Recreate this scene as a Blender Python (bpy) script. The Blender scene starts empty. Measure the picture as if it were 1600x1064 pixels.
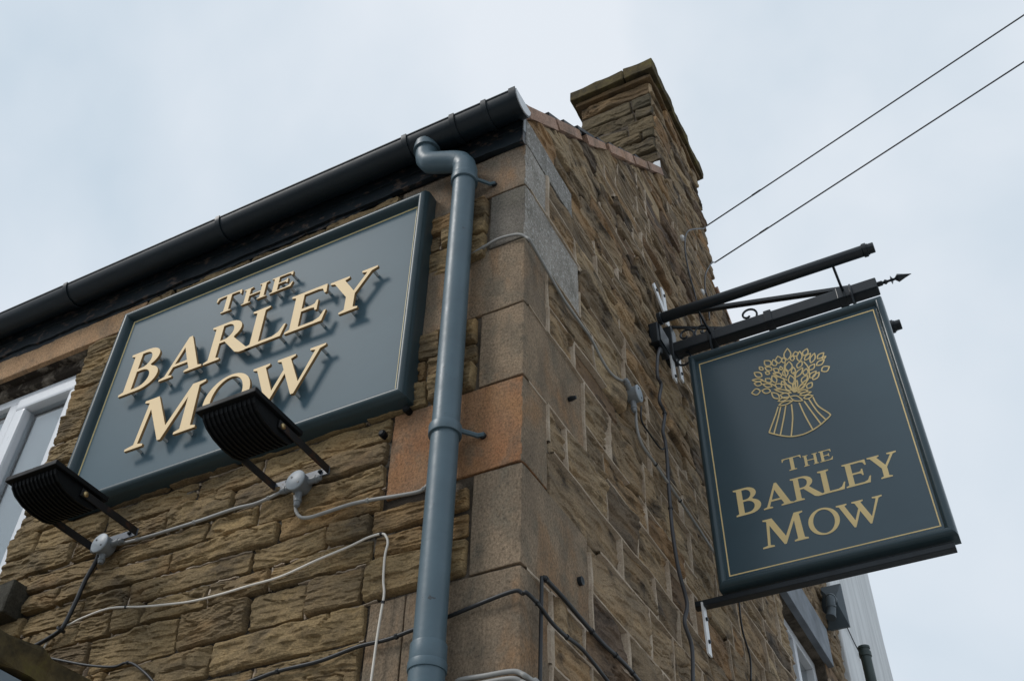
import bpy, bmesh, math, random
import numpy as np
from mathutils import Vector, Matrix
from mathutils.geometry import tessellate_polygon

random.seed(7)
scene = bpy.context.scene
COL = scene.collection
R = math.radians

# ------------------------------------------------------------------ camera, sky, sun, exposure
cam_data = bpy.data.cameras.new('camera')
cam = bpy.data.objects.new('camera', cam_data)
COL.objects.link(cam)
cam_data.sensor_width = 36.0
cam_data.lens = 36.80
cam_data.clip_start = 0.05
cam_data.clip_end = 2000
rot = Matrix(((0.888053, 0.305566, 0.343499), (0.459454, -0.616306, -0.639585), (0.016265, 0.725808, -0.687706)))
cam.matrix_world = Matrix.Translation((1.10304, -2.13150, 1.6)) @ rot.to_4x4()
scene.camera = cam

SUN_TRAVEL = Vector((0.95, 1.0, -1.35)).normalized()
SUN_ELEV = math.asin(-SUN_TRAVEL.z)
SUN_ROT = math.atan2(-SUN_TRAVEL.x, -SUN_TRAVEL.y)
world = bpy.data.worlds.new('World')
scene.world = world
world.use_nodes = True
wn, wl = world.node_tree.nodes, world.node_tree.links
wn.clear()
w_out = wn.new('ShaderNodeOutputWorld')
w_bg = wn.new('ShaderNodeBackground')
w_bg.inputs['Strength'].default_value = 0.1
w_sky = wn.new('ShaderNodeTexSky')
w_sky.sky_type = 'NISHITA'
w_sky.sun_disc = False
w_sky.sun_elevation = SUN_ELEV
w_sky.sun_rotation = SUN_ROT
w_tc = wn.new('ShaderNodeTexCoord')
w_n1 = wn.new('ShaderNodeTexNoise')
w_n1.inputs['Scale'].default_value = 2.3
w_n1.inputs['Detail'].default_value = 5.0
w_n1.inputs['Roughness'].default_value = 0.45
w_n1.inputs['Distortion'].default_value = 0.3
w_ramp = wn.new('ShaderNodeValToRGB')
w_ramp.color_ramp.elements[0].position = 0.38
w_ramp.color_ramp.elements[0].color = (5.9, 7.0, 8.0, 1)
w_ramp.color_ramp.elements[1].position = 0.62
w_ramp.color_ramp.elements[1].color = (8.3, 8.85, 9.5, 1)
w_mix = wn.new('ShaderNodeMixRGB')
w_mix.inputs['Fac'].default_value = 0.93
wl.new(w_tc.outputs['Generated'], w_n1.inputs['Vector'])
wl.new(w_n1.outputs['Fac'], w_ramp.inputs['Fac'])
wl.new(w_sky.outputs['Color'], w_mix.inputs['Color1'])
wl.new(w_ramp.outputs['Color'], w_mix.inputs['Color2'])
wl.new(w_mix.outputs['Color'], w_bg.inputs['Color'])
wl.new(w_bg.outputs['Background'], w_out.inputs['Surface'])

sun_data = bpy.data.lights.new('sun', 'SUN')
sun_data.energy = 1.4
sun_data.angle = R(14)
sun_data.color = (1.0, 0.965, 0.92)
sun = bpy.data.objects.new('sun', sun_data)
COL.objects.link(sun)
sun.location = (-6, -9, 14)
sun.rotation_euler = SUN_TRAVEL.to_track_quat('-Z', 'Y').to_euler()

vs = scene.view_settings
vs.view_transform = 'Standard'
vs.look = 'None'
vs.exposure = 0.0
vs.gamma = 1.0
vs.use_curve_mapping = False

# ------------------------------------------------------------------ numeric data (metres, wall planes)
C_GREY_LINK = [(-1.545, 3.541), (-1.526, 3.54), (-1.419, 3.534), (-1.325, 3.533), (-1.186, 3.533), (-1.042, 3.537), (-0.953, 3.531), (-0.865, 3.544), (-0.838, 3.555)]
C_GREY_PIPE = [(-0.794, 3.511), (-0.785, 3.474), (-0.777, 3.445), (-0.754, 3.418), (-0.716, 3.407), (-0.653, 3.408), (-0.566, 3.41), (-0.478, 3.401), (-0.392, 3.388), (-0.321, 3.381), (-0.294, 3.396), (-0.253, 3.406)]
C_WHITE = [(-1.761, 3.184), (-1.744, 3.202), (-1.734, 3.221), (-1.7, 3.255), (-1.652, 3.267), (-1.598, 3.278), (-1.485, 3.284), (-1.343, 3.255), (-1.232, 3.236), (-1.131, 3.222), (-1.017, 3.218), (-0.913, 3.22), (-0.79, 3.221), (-0.663, 3.243), (-0.555, 3.258), (-0.49, 3.271), (-0.444, 3.271), (-0.427, 3.259), (-0.417, 3.232), (-0.422, 3.19), (-0.418, 3.115), (-0.41, 3.069), (-0.413, 3.011), (-0.417, 2.934), (-0.42, 2.819), (-0.424, 2.724)]
C_HOSE = [(-1.617, 3.528), (-1.612, 3.513), (-1.62, 3.478), (-1.64, 3.418), (-1.65, 3.348), (-1.669, 3.263), (-1.691, 3.24), (-1.766, 3.216), (-1.834, 3.206)]
C_THIN = [(-1.759, 3.179), (-1.603, 3.124), (-1.497, 3.089), (-1.389, 3.062), (-1.346, 3.065), (-1.309, 3.055), (-1.254, 3.018), (-1.209, 2.981), (-1.127, 2.902)]
C_LOWF = [(-0.972, 2.892), (-0.832, 2.905), (-0.743, 2.915), (-0.603, 2.915), (-0.481, 2.93), (-0.386, 2.93), (-0.308, 2.94), (-0.214, 2.951), (-0.114, 2.967), (-0.044, 2.977), (-0.002, 2.979)]
C_LOWG = [(-0.025, 2.961), (0.045, 2.962), (0.118, 2.95), (0.199, 2.951), (0.315, 2.963), (0.478, 2.946), (0.672, 2.924)]
C_VERT = [(0.079, 3.065), (0.073, 2.914), (0.067, 2.766), (0.064, 2.659)]
C_DIAG = [(0.079, 3.062), (0.191, 3.063), (0.325, 3.056), (0.458, 3.052), (0.61, 3.061), (0.741, 3.057), (0.968, 3.037)]
C_TOPF = [(-0.266, 4.329), (-0.206, 4.359), (-0.164, 4.374), (-0.099, 4.39), (-0.042, 4.383), (-0.008, 4.369)]
C_TOPG = [(-0.01, 4.331), (0.049, 4.322), (0.134, 4.309), (0.261, 4.289), (0.406, 4.295), (0.502, 4.298), (0.622, 4.268), (0.715, 4.281), (0.844, 4.351), (0.889, 4.374)]
C_BOXG = [(0.897, 4.279), (0.897, 4.244), (0.894, 4.151), (0.939, 4.1), (1.077, 4.1), (1.234, 4.097), (1.412, 4.096), (1.658, 4.087), (1.882, 4.078)]
C_SIGN = [(1.294, 4.906), (1.247, 4.807), (1.219, 4.676), (1.259, 4.657), (1.209, 4.529), (1.265, 4.497), (1.215, 4.368), (1.231, 4.316), (1.23, 4.22), (1.215, 4.108), (1.208, 3.991), (1.201, 3.862), (1.227, 3.707), (1.287, 3.596), (1.232, 3.49), (1.287, 3.421), (1.258, 3.279), (1.243, 3.185)]
C_LOOP = [(0.968, 4.315), (0.958, 4.233), (1.052, 4.227), (1.159, 4.237), (1.215, 4.276), (1.247, 4.327)]
C_GREYLOW = [(-0.21, 2.76), (-0.16, 2.77), (-0.089, 2.767), (-0.013, 2.763)]
C_GREYLOWG = [(-0.019, 2.743), (0.023, 2.747), (0.075, 2.747)]
C_DROP1 = [(2.596, 7.119), (2.41, 6.923), (2.187, 6.674), (2.069, 6.489), (2.012, 6.284), (2.035, 6.117), (2.094, 5.998), (2.124, 5.877), (2.153, 5.698)]
C_DROP2 = [(2.677, 6.858), (2.494, 6.599), (2.403, 6.44), (2.362, 6.284), (2.396, 6.238), (2.346, 6.021)]
C_FAR1 = [(2.071, 4.048), (2.044, 3.86), (2.108, 3.752), (2.06, 3.62)]
LEAVES = [(0.5636, 4.7707, 0.5737, 4.8365, 0.0279), (0.5573, 4.7059, 0.5687, 4.7594, 0.0279), (0.5439, 4.681, 0.5392, 4.7222, 0.0209), (0.5626, 4.6289, 0.5599, 4.6807, 0.0232), (0.612, 4.7419, 0.6243, 4.7987, 0.0209), (0.604, 4.7759, 0.6042, 4.8038, 0.0209), (0.6369, 4.7656, 0.6579, 4.8003, 0.0223), (0.599, 4.7075, 0.6232, 4.7404, 0.0209), (0.5816, 4.6602, 0.621, 4.7018, 0.0209), (0.576, 4.6804, 0.5806, 4.7209, 0.0163), (0.622, 4.6563, 0.6349, 4.6902, 0.0209), (0.6023, 4.6224, 0.6326, 4.6521, 0.0209), (0.6461, 4.6767, 0.6734, 4.7019, 0.0209), (0.6596, 4.7135, 0.6844, 4.7615, 0.0195), (0.6366, 4.7381, 0.6674, 4.7685, 0.0177), (0.6913, 4.725, 0.723, 4.7487, 0.0209), (0.7103, 4.7173, 0.7277, 4.7255, 0.0093), (0.6803, 4.6901, 0.7176, 4.7083, 0.0209), (0.6955, 4.6511, 0.7315, 4.6636, 0.0279), (0.6512, 4.6181, 0.684, 4.6497, 0.0209), (0.638, 4.6322, 0.6725, 4.6602, 0.0209), (0.6196, 4.5805, 0.6445, 4.606, 0.0223), (0.5828, 4.5887, 0.6183, 4.6103, 0.0163), (0.5606, 4.5913, 0.5851, 4.6409, 0.0177), (0.5844, 4.7561, 0.5871, 4.7859, 0.0163), (0.5476, 4.7587, 0.5458, 4.7904, 0.0163), (0.5252, 4.7646, 0.5252, 4.8081, 0.0256), (0.5074, 4.7563, 0.5019, 4.7957, 0.0209), (0.4857, 4.7681, 0.4631, 4.8052, 0.0256), (0.4882, 4.7394, 0.4595, 4.7662, 0.0186), (0.4483, 4.7552, 0.4353, 4.779, 0.013), (0.515, 4.7166, 0.4962, 4.7454, 0.0177), (0.53, 4.7228, 0.5267, 4.7455, 0.0102), (0.5243, 4.6886, 0.4895, 4.7175, 0.0195), (0.4944, 4.6612, 0.4832, 4.7078, 0.0186), (0.473, 4.6725, 0.4519, 4.7018, 0.0209), (0.4381, 4.7194, 0.408, 4.7558, 0.0223), (0.4395, 4.6976, 0.3926, 4.7158, 0.014), (0.4316, 4.6765, 0.3991, 4.6951, 0.0209), (0.4193, 4.6422, 0.38, 4.6452, 0.0302), (0.4628, 4.6227, 0.4264, 4.6425, 0.0232), (0.4736, 4.7207, 0.4576, 4.7392, 0.013), (0.4738, 4.6482, 0.436, 4.6748, 0.0163), (0.5141, 4.6268, 0.4887, 4.6544, 0.0209), (0.5251, 4.6374, 0.5197, 4.6604, 0.0116), (0.55, 4.5954, 0.5299, 4.6385, 0.0186), (0.5498, 4.5808, 0.4798, 4.628, 0.014), (0.4934, 4.57, 0.4663, 4.6154, 0.0209), (0.5385, 4.5676, 0.5008, 4.5876, 0.0256), (0.6198, 4.5688, 0.5757, 4.5739, 0.014)]
BANDS = [(0.4868, 4.5579, 0.5375, 4.5621, 0.0158), (0.4854, 4.5352, 0.5491, 4.5375, 0.0167), (0.5423, 4.5632, 0.5891, 4.5226, 0.0223), (0.5818, 4.557, 0.6329, 4.5551, 0.0149), (0.5957, 4.5345, 0.6357, 4.5338, 0.0177)]
SHEAF_LINES = [[(0.482, 4.5279), (0.4643, 4.4885), (0.4228, 4.4066)], [(0.4927, 4.5239), (0.4723, 4.4686), (0.4425, 4.3953)], [(0.5149, 4.5215), (0.4957, 4.4602), (0.4674, 4.3783)], [(0.5396, 4.5209), (0.5323, 4.447), (0.5104, 4.3551)], [(0.5726, 4.5173), (0.5842, 4.445), (0.6034, 4.3581)], [(0.5949, 4.5175), (0.6159, 4.4503), (0.6411, 4.3747)], [(0.6156, 4.5213), (0.6374, 4.448), (0.6637, 4.3913)], [(0.6342, 4.5257), (0.6464, 4.4728), (0.6837, 4.4172), (0.6833, 4.4035), (0.6657, 4.3906)], [(0.4228, 4.4066), (0.4662, 4.376), (0.5104, 4.3551), (0.5583, 4.3493), (0.6034, 4.3581), (0.6411, 4.3747), (0.6657, 4.3906)], [(0.563, 4.5787), (0.5623, 4.6142), (0.563, 4.6317)], [(0.563, 4.5787), (0.59, 4.6036), (0.6212, 4.6269)], [(0.563, 4.5787), (0.5363, 4.636), (0.529, 4.6748)], [(0.563, 4.5787), (0.5787, 4.6434), (0.5779, 4.6917)], [(0.563, 4.5787), (0.6017, 4.5932), (0.6359, 4.633)], [(0.542, 4.6697), (0.5409, 4.7185), (0.5519, 4.7569)], [(0.6401, 4.6313), (0.6439, 4.6896), (0.6308, 4.7313)], [(0.4899, 4.7204), (0.5125, 4.6872), (0.5444, 4.6567)], [(0.4306, 4.701), (0.4756, 4.6595), (0.4869, 4.6432)]]


# ------------------------------------------------------------------ helpers: objects
def link(o, parent=None):
    COL.objects.link(o)
    if parent is not None:
        o.parent = parent
    return o

def tag(o, label, cat, group=None, kind=None):
    o['label'] = label
    o['category'] = cat
    if group:
        o['group'] = group
    if kind:
        o['kind'] = kind
    return o

def thing(name, label, cat, loc=(0, 0, 0), group=None):
    o = bpy.data.objects.new(name, None)
    o.empty_display_size = 0.1
    link(o)
    return tag(o, label, cat, group)

def mobj(name, verts, faces, material, parent=None, smooth=False):
    me = bpy.data.meshes.new(name)
    me.from_pydata([tuple(v) for v in verts], [], [tuple(f) for f in faces])
    me.update()
    if smooth:
        me.polygons.foreach_set('use_smooth', [True] * len(me.polygons))
    me.materials.append(material)
    return link(bpy.data.objects.new(name, me), parent)

def bm_obj(name, bm, material, parent=None, smooth=False):
    bmesh.ops.recalc_face_normals(bm, faces=bm.faces)
    me = bpy.data.meshes.new(name)
    bm.to_mesh(me)
    bm.free()
    if smooth:
        me.polygons.foreach_set('use_smooth', [True] * len(me.polygons))
    me.materials.append(material)
    return link(bpy.data.objects.new(name, me), parent)

def add_box(bm, x0, x1, y0, y1, z0, z1, bev=0.0, M=None):
    r = bmesh.ops.create_cube(bm, size=1.0)
    vv = r['verts']
    for v in vv:
        v.co = Vector(((x0 + x1) / 2 + v.co.x * (x1 - x0), (y0 + y1) / 2 + v.co.y * (y1 - y0), (z0 + z1) / 2 + v.co.z * (z1 - z0)))
    if bev > 0:
        ed = list({e for v in vv for e in v.link_edges})
        res = bmesh.ops.bevel(bm, geom=ed, offset=bev, segments=2, affect='EDGES', profile=0.6)
        vv = list({v for f in res['faces'] for v in f.verts} | {v for v in vv if v.is_valid})
    if M is not None:
        for v in vv:
            v.co = M @ v.co
    return vv

def box(name, x0, x1, y0, y1, z0, z1, material, parent=None, bev=0.0, M=None):
    bm = bmesh.new()
    add_box(bm, x0, x1, y0, y1, z0, z1, bev, M)
    return bm_obj(name, bm, material, parent)

def catmull(pts, sub=5):
    pts = [Vector(p) for p in pts]
    if len(pts) < 3:
        return pts
    out = []
    n = len(pts)
    for i in range(n - 1):
        p0 = pts[max(i - 1, 0)]
        p1, p2 = pts[i], pts[i + 1]
        p3 = pts[min(i + 2, n - 1)]
        for k in range(sub):
            t = k / sub
            out.append(0.5 * ((2 * p1) + (p2 - p0) * t + (2 * p0 - 5 * p1 + 4 * p2 - p3) * t * t + (3 * p1 - p0 - 3 * p2 + p3) * t ** 3))
    out.append(pts[-1])
    return out

def tube_geo(pts, r, n=8, base=0):
    pts = [Vector(p) for p in pts]
    rr = r if isinstance(r, (list, tuple)) else [r] * len(pts)
    V, Fc = [], []
    t0 = (pts[1] - pts[0]).normalized()
    ref = Vector((0, 0, 1)) if abs(t0.z) < 0.9 else Vector((1, 0, 0))
    u = t0.cross(ref).normalized()
    for i, p in enumerate(pts):
        if i == 0:
            t = t0
        elif i == len(pts) - 1:
            t = (pts[i] - pts[i - 1]).normalized()
        else:
            t = ((pts[i + 1] - p).normalized() + (p - pts[i - 1]).normalized()).normalized()
        u = (u - t * u.dot(t)).normalized()
        w = t.cross(u)
        for k in range(n):
            a = 2 * math.pi * k / n
            V.append(p + (u * math.cos(a) + w * math.sin(a)) * rr[i])
    for i in range(len(pts) - 1):
        for k in range(n):
            k2 = (k + 1) % n
            Fc.append((base + i * n + k, base + i * n + k2, base + (i + 1) * n + k2, base + (i + 1) * n + k))
    Fc.append(tuple(base + k for k in range(n))[::-1])
    L = (len(pts) - 1) * n
    Fc.append(tuple(base + L + k for k in range(n)))
    return V, Fc

def tube(name, pts, r, material, parent=None, n=8, curve=False, sub=5):
    if curve:
        pts = catmull(pts, sub)
    V, Fc = tube_geo(pts, r, n)
    o = mobj(name, V, Fc, material, parent, smooth=n > 6)
    o.data.set_sharp_from_angle(angle=R(50))
    return o

def lathe(name, prof, axis_o, axis_d, material, parent=None, n=20):
    """prof: list of (radius, distance along axis)."""
    o = Vector(axis_o)
    d = Vector(axis_d).normalized()
    u = d.cross(Vector((0, 0, 1)) if abs(d.z) < 0.9 else Vector((1, 0, 0))).normalized()
    w = d.cross(u)
    V, Fc = [], []
    for r, h in prof:
        for k in range(n):
            a = 2 * math.pi * k / n
            V.append(o + d * h + (u * math.cos(a) + w * math.sin(a)) * max(r, 1e-4))
    for i in range(len(prof) - 1):
        for k in range(n):
            k2 = (k + 1) % n
            Fc.append((i * n + k, i * n + k2, (i + 1) * n + k2, (i + 1) * n + k))
    Fc.append(tuple(range(n))[::-1])
    L = (len(prof) - 1) * n
    Fc.append(tuple(L + k for k in range(n)))
    o2 = mobj(name, V, Fc, material, parent)
    me = o2.data
    sm = [len(p.vertices) == 4 for p in me.polygons]
    me.polygons.foreach_set('use_smooth', sm)
    try:
        me.set_sharp_from_angle(angle=R(40))
    except Exception:
        pass
    return o2

# ------------------------------------------------------------------ helpers: materials
def lin(r, g, b):
    f = lambda c: (c / 255 / 12.92) if c / 255 <= 0.04045 else ((c / 255 + 0.055) / 1.055) ** 2.4
    return (f(r), f(g), f(b), 1)

class NT:
    def __init__(s, name):
        s.m = bpy.data.materials.new(name)
        s.m.use_nodes = True
        s.n, s.l = s.m.node_tree.nodes, s.m.node_tree.links
        s.b = s.n['Principled BSDF']
        s.geo = s.n.new('ShaderNodeNewGeometry')
    def pos(s, sx=1, sy=1, sz=1):
        mp = s.n.new('ShaderNodeMapping')
        mp.inputs['Scale'].default_value = (sx, sy, sz)
        s.l.new(s.geo.outputs['Position'], mp.inputs['Vector'])
        return mp.outputs['Vector']
    def noise(s, vec, scale=1, detail=4, rough=0.55, dist=0.0):
        t = s.n.new('ShaderNodeTexNoise')
        t.inputs['Scale'].default_value = scale
        t.inputs['Detail'].default_value = detail
        t.inputs['Roughness'].default_value = rough
        t.inputs['Distortion'].default_value = dist
        s.l.new(vec, t.inputs['Vector'])
        return t.outputs['Fac']
    def ramp(s, fac, stops):
        r = s.n.new('ShaderNodeValToRGB')
        els = r.color_ramp.elements
        while len(els) < len(stops):
            els.new(0.5)
        for e, (p, c) in zip(els, stops):
            e.position = p
            e.color = c if len(c) == 4 else (*c, 1)
        s.l.new(fac, r.inputs['Fac'])
        return r.outputs['Color']
    def mix(s, fac, a, b, mode='MIX'):
        m = s.n.new('ShaderNodeMixRGB')
        m.blend_type = mode
        for k, v in (('Fac', fac), ('Color1', a), ('Color2', b)):
            if hasattr(v, 'is_output'):
                s.l.new(v, m.inputs[k])
            else:
                m.inputs[k].default_value = v
        return m.outputs['Color']
    def rand(s):
        return s.n.new('ShaderNodeObjectInfo').outputs['Random']
    def bump(s, h, dist=0.002, strength=0.6, prev=None):
        b = s.n.new('ShaderNodeBump')
        b.inputs['Distance'].default_value = dist
        b.inputs['Strength'].default_value = strength
        s.l.new(h, b.inputs['Height'])
        if prev is not None:
            s.l.new(prev, b.inputs['Normal'])
        return b.outputs['Normal']
    def done(s, color=None, rough=None, normal=None, spec=None, metal=None):
        for k, v in (('Base Color', color), ('Roughness', rough), ('Normal', normal), ('Specular IOR Level', spec), ('Metallic', metal)):
            if v is None:
                continue
            if hasattr(v, 'is_output'):
                s.l.new(v, s.b.inputs[k])
            else:
                s.b.inputs[k].default_value = v
        return s.m

G = lambda v: (v, v, v, 1)

def stone_material(name, tints, stretch, dark_fac, speck=0.6, relief=0.006, laymix=0.6):
    t = NT(name)
    base = t.ramp(t.rand(), tints)
    big = t.noise(t.pos(4, 4, 7), 1.0, 4, 0.6, 0.3)
    base = t.mix(1.0, base, t.ramp(big, [(0.3, (0.70, 0.72, 0.76)), (0.7, (1.28, 1.24, 1.16))]), 'MULTIPLY')
    lay = t.noise(t.pos(*stretch), 1.0, 7, 0.72, 0.25)
    c1 = t.mix(laymix, base, t.ramp(lay, [(0.30, (0.34, 0.33, 0.33)), (0.44, (0.88, 0.88, 0.88)), (0.58, (1.05, 1.05, 1.03)), (0.74, (1.5, 1.42, 1.25))]), 'MULTIPLY')
    blot = t.noise(t.pos(5.0, 5.0, 8.0), 1.0, 6, 0.66, 0.4)
    c2 = t.mix(t.ramp(blot, [(0.52, G(0)), (0.66, G(dark_fac))]), c1, (0.040, 0.034, 0.030, 1))
    rust = t.noise(t.pos(3.1, 3.1, 6.0), 1.3, 3, 0.5)
    c3 = t.mix(t.ramp(rust, [(0.56, G(0)), (0.72, G(0.34))]), c2, (0.30, 0.165, 0.065, 1))
    sp = t.noise(t.pos(1, 1, 1.6), 125, 4, 0.8)
    c4 = t.mix(speck, c3, t.ramp(sp, [(0.34, G(0.35)), (0.5, G(1.0)), (0.68, G(1.6))]), 'MULTIPLY')
    n1 = t.bump(t.noise(t.pos(stretch[0] * 1.8, stretch[1] * 1.8, stretch[2] * 1.7), 1.0, 8, 0.75, 0.25), relief, 0.8)
    n2 = t.bump(t.noise(t.pos(1, 1, 1.5), 120, 5, 0.75), 0.004, 0.7, n1)
    return t.done(c4, 0.92, n2, 0.2)

M = {}
M['stone_front'] = stone_material('split_sandstone_front', [(0.0, (0.185, 0.134, 0.080)), (0.3, (0.275, 0.198, 0.105)), (0.55, (0.235, 0.172, 0.096)), (0.8, (0.315, 0.225, 0.116)), (1.0, (0.255, 0.160, 0.078))], (22, 22, 46), 0.55, 0.6, 0.0055, 0.5)
M['stone_gable'] = stone_material('split_sandstone_gable', [(0.0, (0.120, 0.094, 0.074)), (0.15, (0.240, 0.180, 0.118)), (0.35, (0.330, 0.245, 0.158)), (0.55, (0.262, 0.194, 0.126)), (0.75, (0.375, 0.285, 0.182)), (0.9, (0.310, 0.195, 0.105)), (1.0, (0.125, 0.098, 0.082))], (8, 8, 24), 0.85, 0.6, 0.006, 0.55)
M['stone_chimney'] = stone_material('chimney_sandstone', [(0.0, (0.090, 0.076, 0.050)), (0.5, (0.140, 0.108, 0.066)), (1.0, (0.165, 0.110, 0.060))], (8, 8, 22), 0.6, 0.6, 0.006, 0.5)

def quoin_material(name, c_lo, c_hi, stain=(0.06, 0.055, 0.045, 1), stain_f=0.5, light=None, rust_f=0.55):
    t = NT(name)
    big = t.noise(t.pos(6, 6, 3.5), 1.0, 4, 0.55, 0.3)
    c = t.ramp(big, [(0.3, c_lo), (0.7, c_hi)])
    c = t.mix(0.6, c, t.ramp(t.rand(), [(0, (0.82, 0.84, 0.86)), (1, (1.2, 1.15, 1.08))]), 'MULTIPLY')
    hue = t.noise(t.pos(4.5, 4.5, 3), 1.0, 4, 0.6, 0.5)
    c = t.mix(t.ramp(hue, [(0.50, G(0)), (0.66, G(rust_f))]), c, (0.31, 0.165, 0.072, 1))
    ol = t.noise(t.pos(5.5, 5.5, 4), 1.7, 5, 0.65, 0.4)
    c = t.mix(t.ramp(ol, [(0.50, G(0)), (0.64, G(0.5))]), c, (0.125, 0.115, 0.088, 1))
    st = t.noise(t.pos(9, 9, 4), 1.0, 5, 0.6)
    c = t.mix(t.ramp(st, [(0.52, G(0)), (0.75, G(stain_f))]), c, stain)
    if light:
        li = t.noise(t.pos(1, 1, 1), 55, 5, 0.75)
        c = t.mix(t.ramp(li, [(0.52, G(0)), (0.66, G(0.75))]), c, light)
    sp = t.noise(t.pos(1, 1, 0.7), 150, 4, 0.8)
    c = t.mix(0.65, c, t.ramp(sp, [(0.34, G(0.25)), (0.48, G(0.95)), (0.68, G(1.7))]), 'MULTIPLY')
    n1 = t.bump(t.noise(t.pos(1, 1, 1), 130, 5, 0.75), 0.004, 0.85)
    n2 = t.bump(t.noise(t.pos(1, 1, 1), 24, 4, 0.6), 0.008, 0.45, n1)
    return t.done(c, 0.9, n2, 0.25)

M['quoin'] = quoin_material('tooled_quoin_stone', (0.170, 0.130, 0.092), (0.290, 0.215, 0.145))
M['quoin_red'] = quoin_material('rust_red_quoin_stone', (0.270, 0.125, 0.058), (0.345, 0.205, 0.115), stain=(0.12, 0.085, 0.06, 1), stain_f=0.55)
M['quoin_grey'] = quoin_material('weathered_grey_quoin_stone', (0.22, 0.205, 0.185), (0.33, 0.31, 0.285), stain_f=0.3, light=(0.60, 0.59, 0.56, 1), rust_f=0.0)
M['quoin_dark'] = quoin_material('dark_grey_quoin_stone', (0.105, 0.095, 0.083), (0.165, 0.150, 0.130), stain_f=0.35, rust_f=0.0)
M['quoin_top'] = quoin_material('sooty_brown_quoin_stone', (0.145, 0.118, 0.092), (0.215, 0.170, 0.128), stain_f=0.5)
M['lintel'] = quoin_material('smooth_buff_lintel_stone', (0.40, 0.245, 0.135), (0.46, 0.295, 0.17), stain=(0.22, 0.11, 0.05, 1), stain_f=0.25, rust_f=0.2)
M['sill'] = quoin_material('dark_weathered_sill_stone', (0.045, 0.042, 0.032), (0.075, 0.065, 0.048), stain_f=0.6, rust_f=0.0)

def mortar_material(name, lo, hi, p0=0.4, p1=0.62):
    t = NT(name)
    c = t.ramp(t.noise(t.pos(1, 1, 1), 7, 6, 0.7), [(p0, lo), (p1, hi)])
    c = t.mix(0.5, c, t.ramp(t.noise(t.pos(1, 1, 1), 180, 3, 0.7), [(0.3, G(0.5)), (0.7, G(1.4))]), 'MULTIPLY')
    return t.done(c, 0.95, t.bump(t.noise(t.pos(1, 1, 1), 90, 6, 0.75), 0.006, 0.9), 0.15)

M['mortar_front'] = mortar_material('dark_recessed_mortar', (0.040, 0.032, 0.025), (0.34, 0.29, 0.23), 0.50, 0.68)
M['mortar_gable'] = mortar_material('gable_bedding_mortar', (0.060, 0.048, 0.036), (0.16, 0.130, 0.10))
M['pointing'] = mortar_material('pale_raised_pointing', (0.38, 0.295, 0.215), (0.56, 0.46, 0.355))

def paint_material(name, col, rough=0.35, spec=0.5, orange=0.0, chips=None, dirt=0.12, chip_p=(0.70, 0.72), flat=False):
    t = NT(name)
    d = t.noise(t.pos(3, 3, 5), 1.5, 5, 0.6)
    c = t.mix(1.0, (*col, 1), t.ramp(d, [(0.3, G(1 - dirt)), (0.7, G(1 + dirt))]), 'MULTIPLY')
    if chips:
        ch = t.noise(t.pos(14, 14, 22), 1.6, 5, 0.62)
        c = t.mix(t.ramp(ch, [(chip_p[0], G(0)), (chip_p[1], G(1))]), c, (*chips, 1))
    r = rough if flat else t.ramp(t.noise(t.pos(5, 5, 5), 2.0, 4, 0.6), [(0.3, G(rough * 0.85)), (0.7, G(rough * 1.2))])
    nb = None if flat else t.bump(t.noise(t.pos(1, 1, 1), 60, 3, 0.5), 0.0008 + orange, 0.4)
    return t.done(c, r, nb, spec)

M['panel_front'] = paint_material('slate_blue_board_paint', (0.066, 0.114, 0.142), 0.48, 0.15, dirt=0.03, flat=True)
M['frame_front'] = paint_material('dark_teal_frame_paint', (0.036, 0.060, 0.070), 0.36, 0.32, dirt=0.08, flat=True)
M['panel_hang'] = paint_material('deep_slate_sign_paint', (0.056, 0.094, 0.118), 0.20, 0.5, dirt=0.03, flat=True)
M['frame_hang'] = paint_material('deep_teal_sign_frame_paint', (0.036, 0.062, 0.075), 0.28, 0.4, dirt=0.06, flat=True)
M['gold_paint'] = paint_material('gold_line_paint', (0.88, 0.67, 0.32), 0.5, 0.4, dirt=0.06)
M['gold_pale'] = paint_material('pale_gold_line_paint', (0.62, 0.50, 0.24), 0.5, 0.4, dirt=0.06)
M['cream'] = paint_material('cream_letter_face', lin(240, 212, 166)[:3], 0.55, 0.2, dirt=0.02, flat=True)
M['letter_edge'] = paint_material('letter_edge_brown', lin(150, 118, 78)[:3], 0.5, 0.4)
M['stud'] = paint_material('letter_stud_plastic', (0.48, 0.49, 0.49), 0.4)
M['pipe'] = paint_material('blue_grey_pipe_paint', lin(76, 96, 106)[:3], 0.42, 0.5, chips=(0.04, 0.05, 0.058), dirt=0.10, orange=0.0006, chip_p=(0.69, 0.70))
M['black_gloss'] = paint_material('black_gutter_paint', (0.006, 0.012, 0.017), 0.42, 0.35, dirt=0.25)
M['black_peel'] = paint_material('peeling_black_fascia_paint', (0.007, 0.012, 0.016), 0.5, 0.35, chips=(0.075, 0.055, 0.045), dirt=0.3, orange=0.002, chip_p=(0.57, 0.63))
M['gutter_end'] = paint_material('pale_gutter_end_cap', (0.62, 0.64, 0.66), 0.4)
M['black_iron'] = paint_material('black_bracket_paint', (0.007, 0.012, 0.017), 0.36, 0.45, dirt=0.3)
M['white_strap'] = paint_material('white_strap_surface', (0.78, 0.78, 0.78), 0.45, dirt=0.05)  # one even near-white for wall straps and insulators
M['lamp_black'] = paint_material('black_floodlight_casting', (0.005, 0.006, 0.007), 0.55, 0.18, dirt=0.3)
M['lamp_arm'] = paint_material('rusting_black_arm', (0.010, 0.010, 0.011), 0.5, 0.4, chips=(0.05, 0.022, 0.012), dirt=0.3, chip_p=(0.55, 0.65))
M['lamp_plate'] = paint_material('grey_blue_lamp_plate', (0.10, 0.12, 0.15), 0.45, 0.5)
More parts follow.
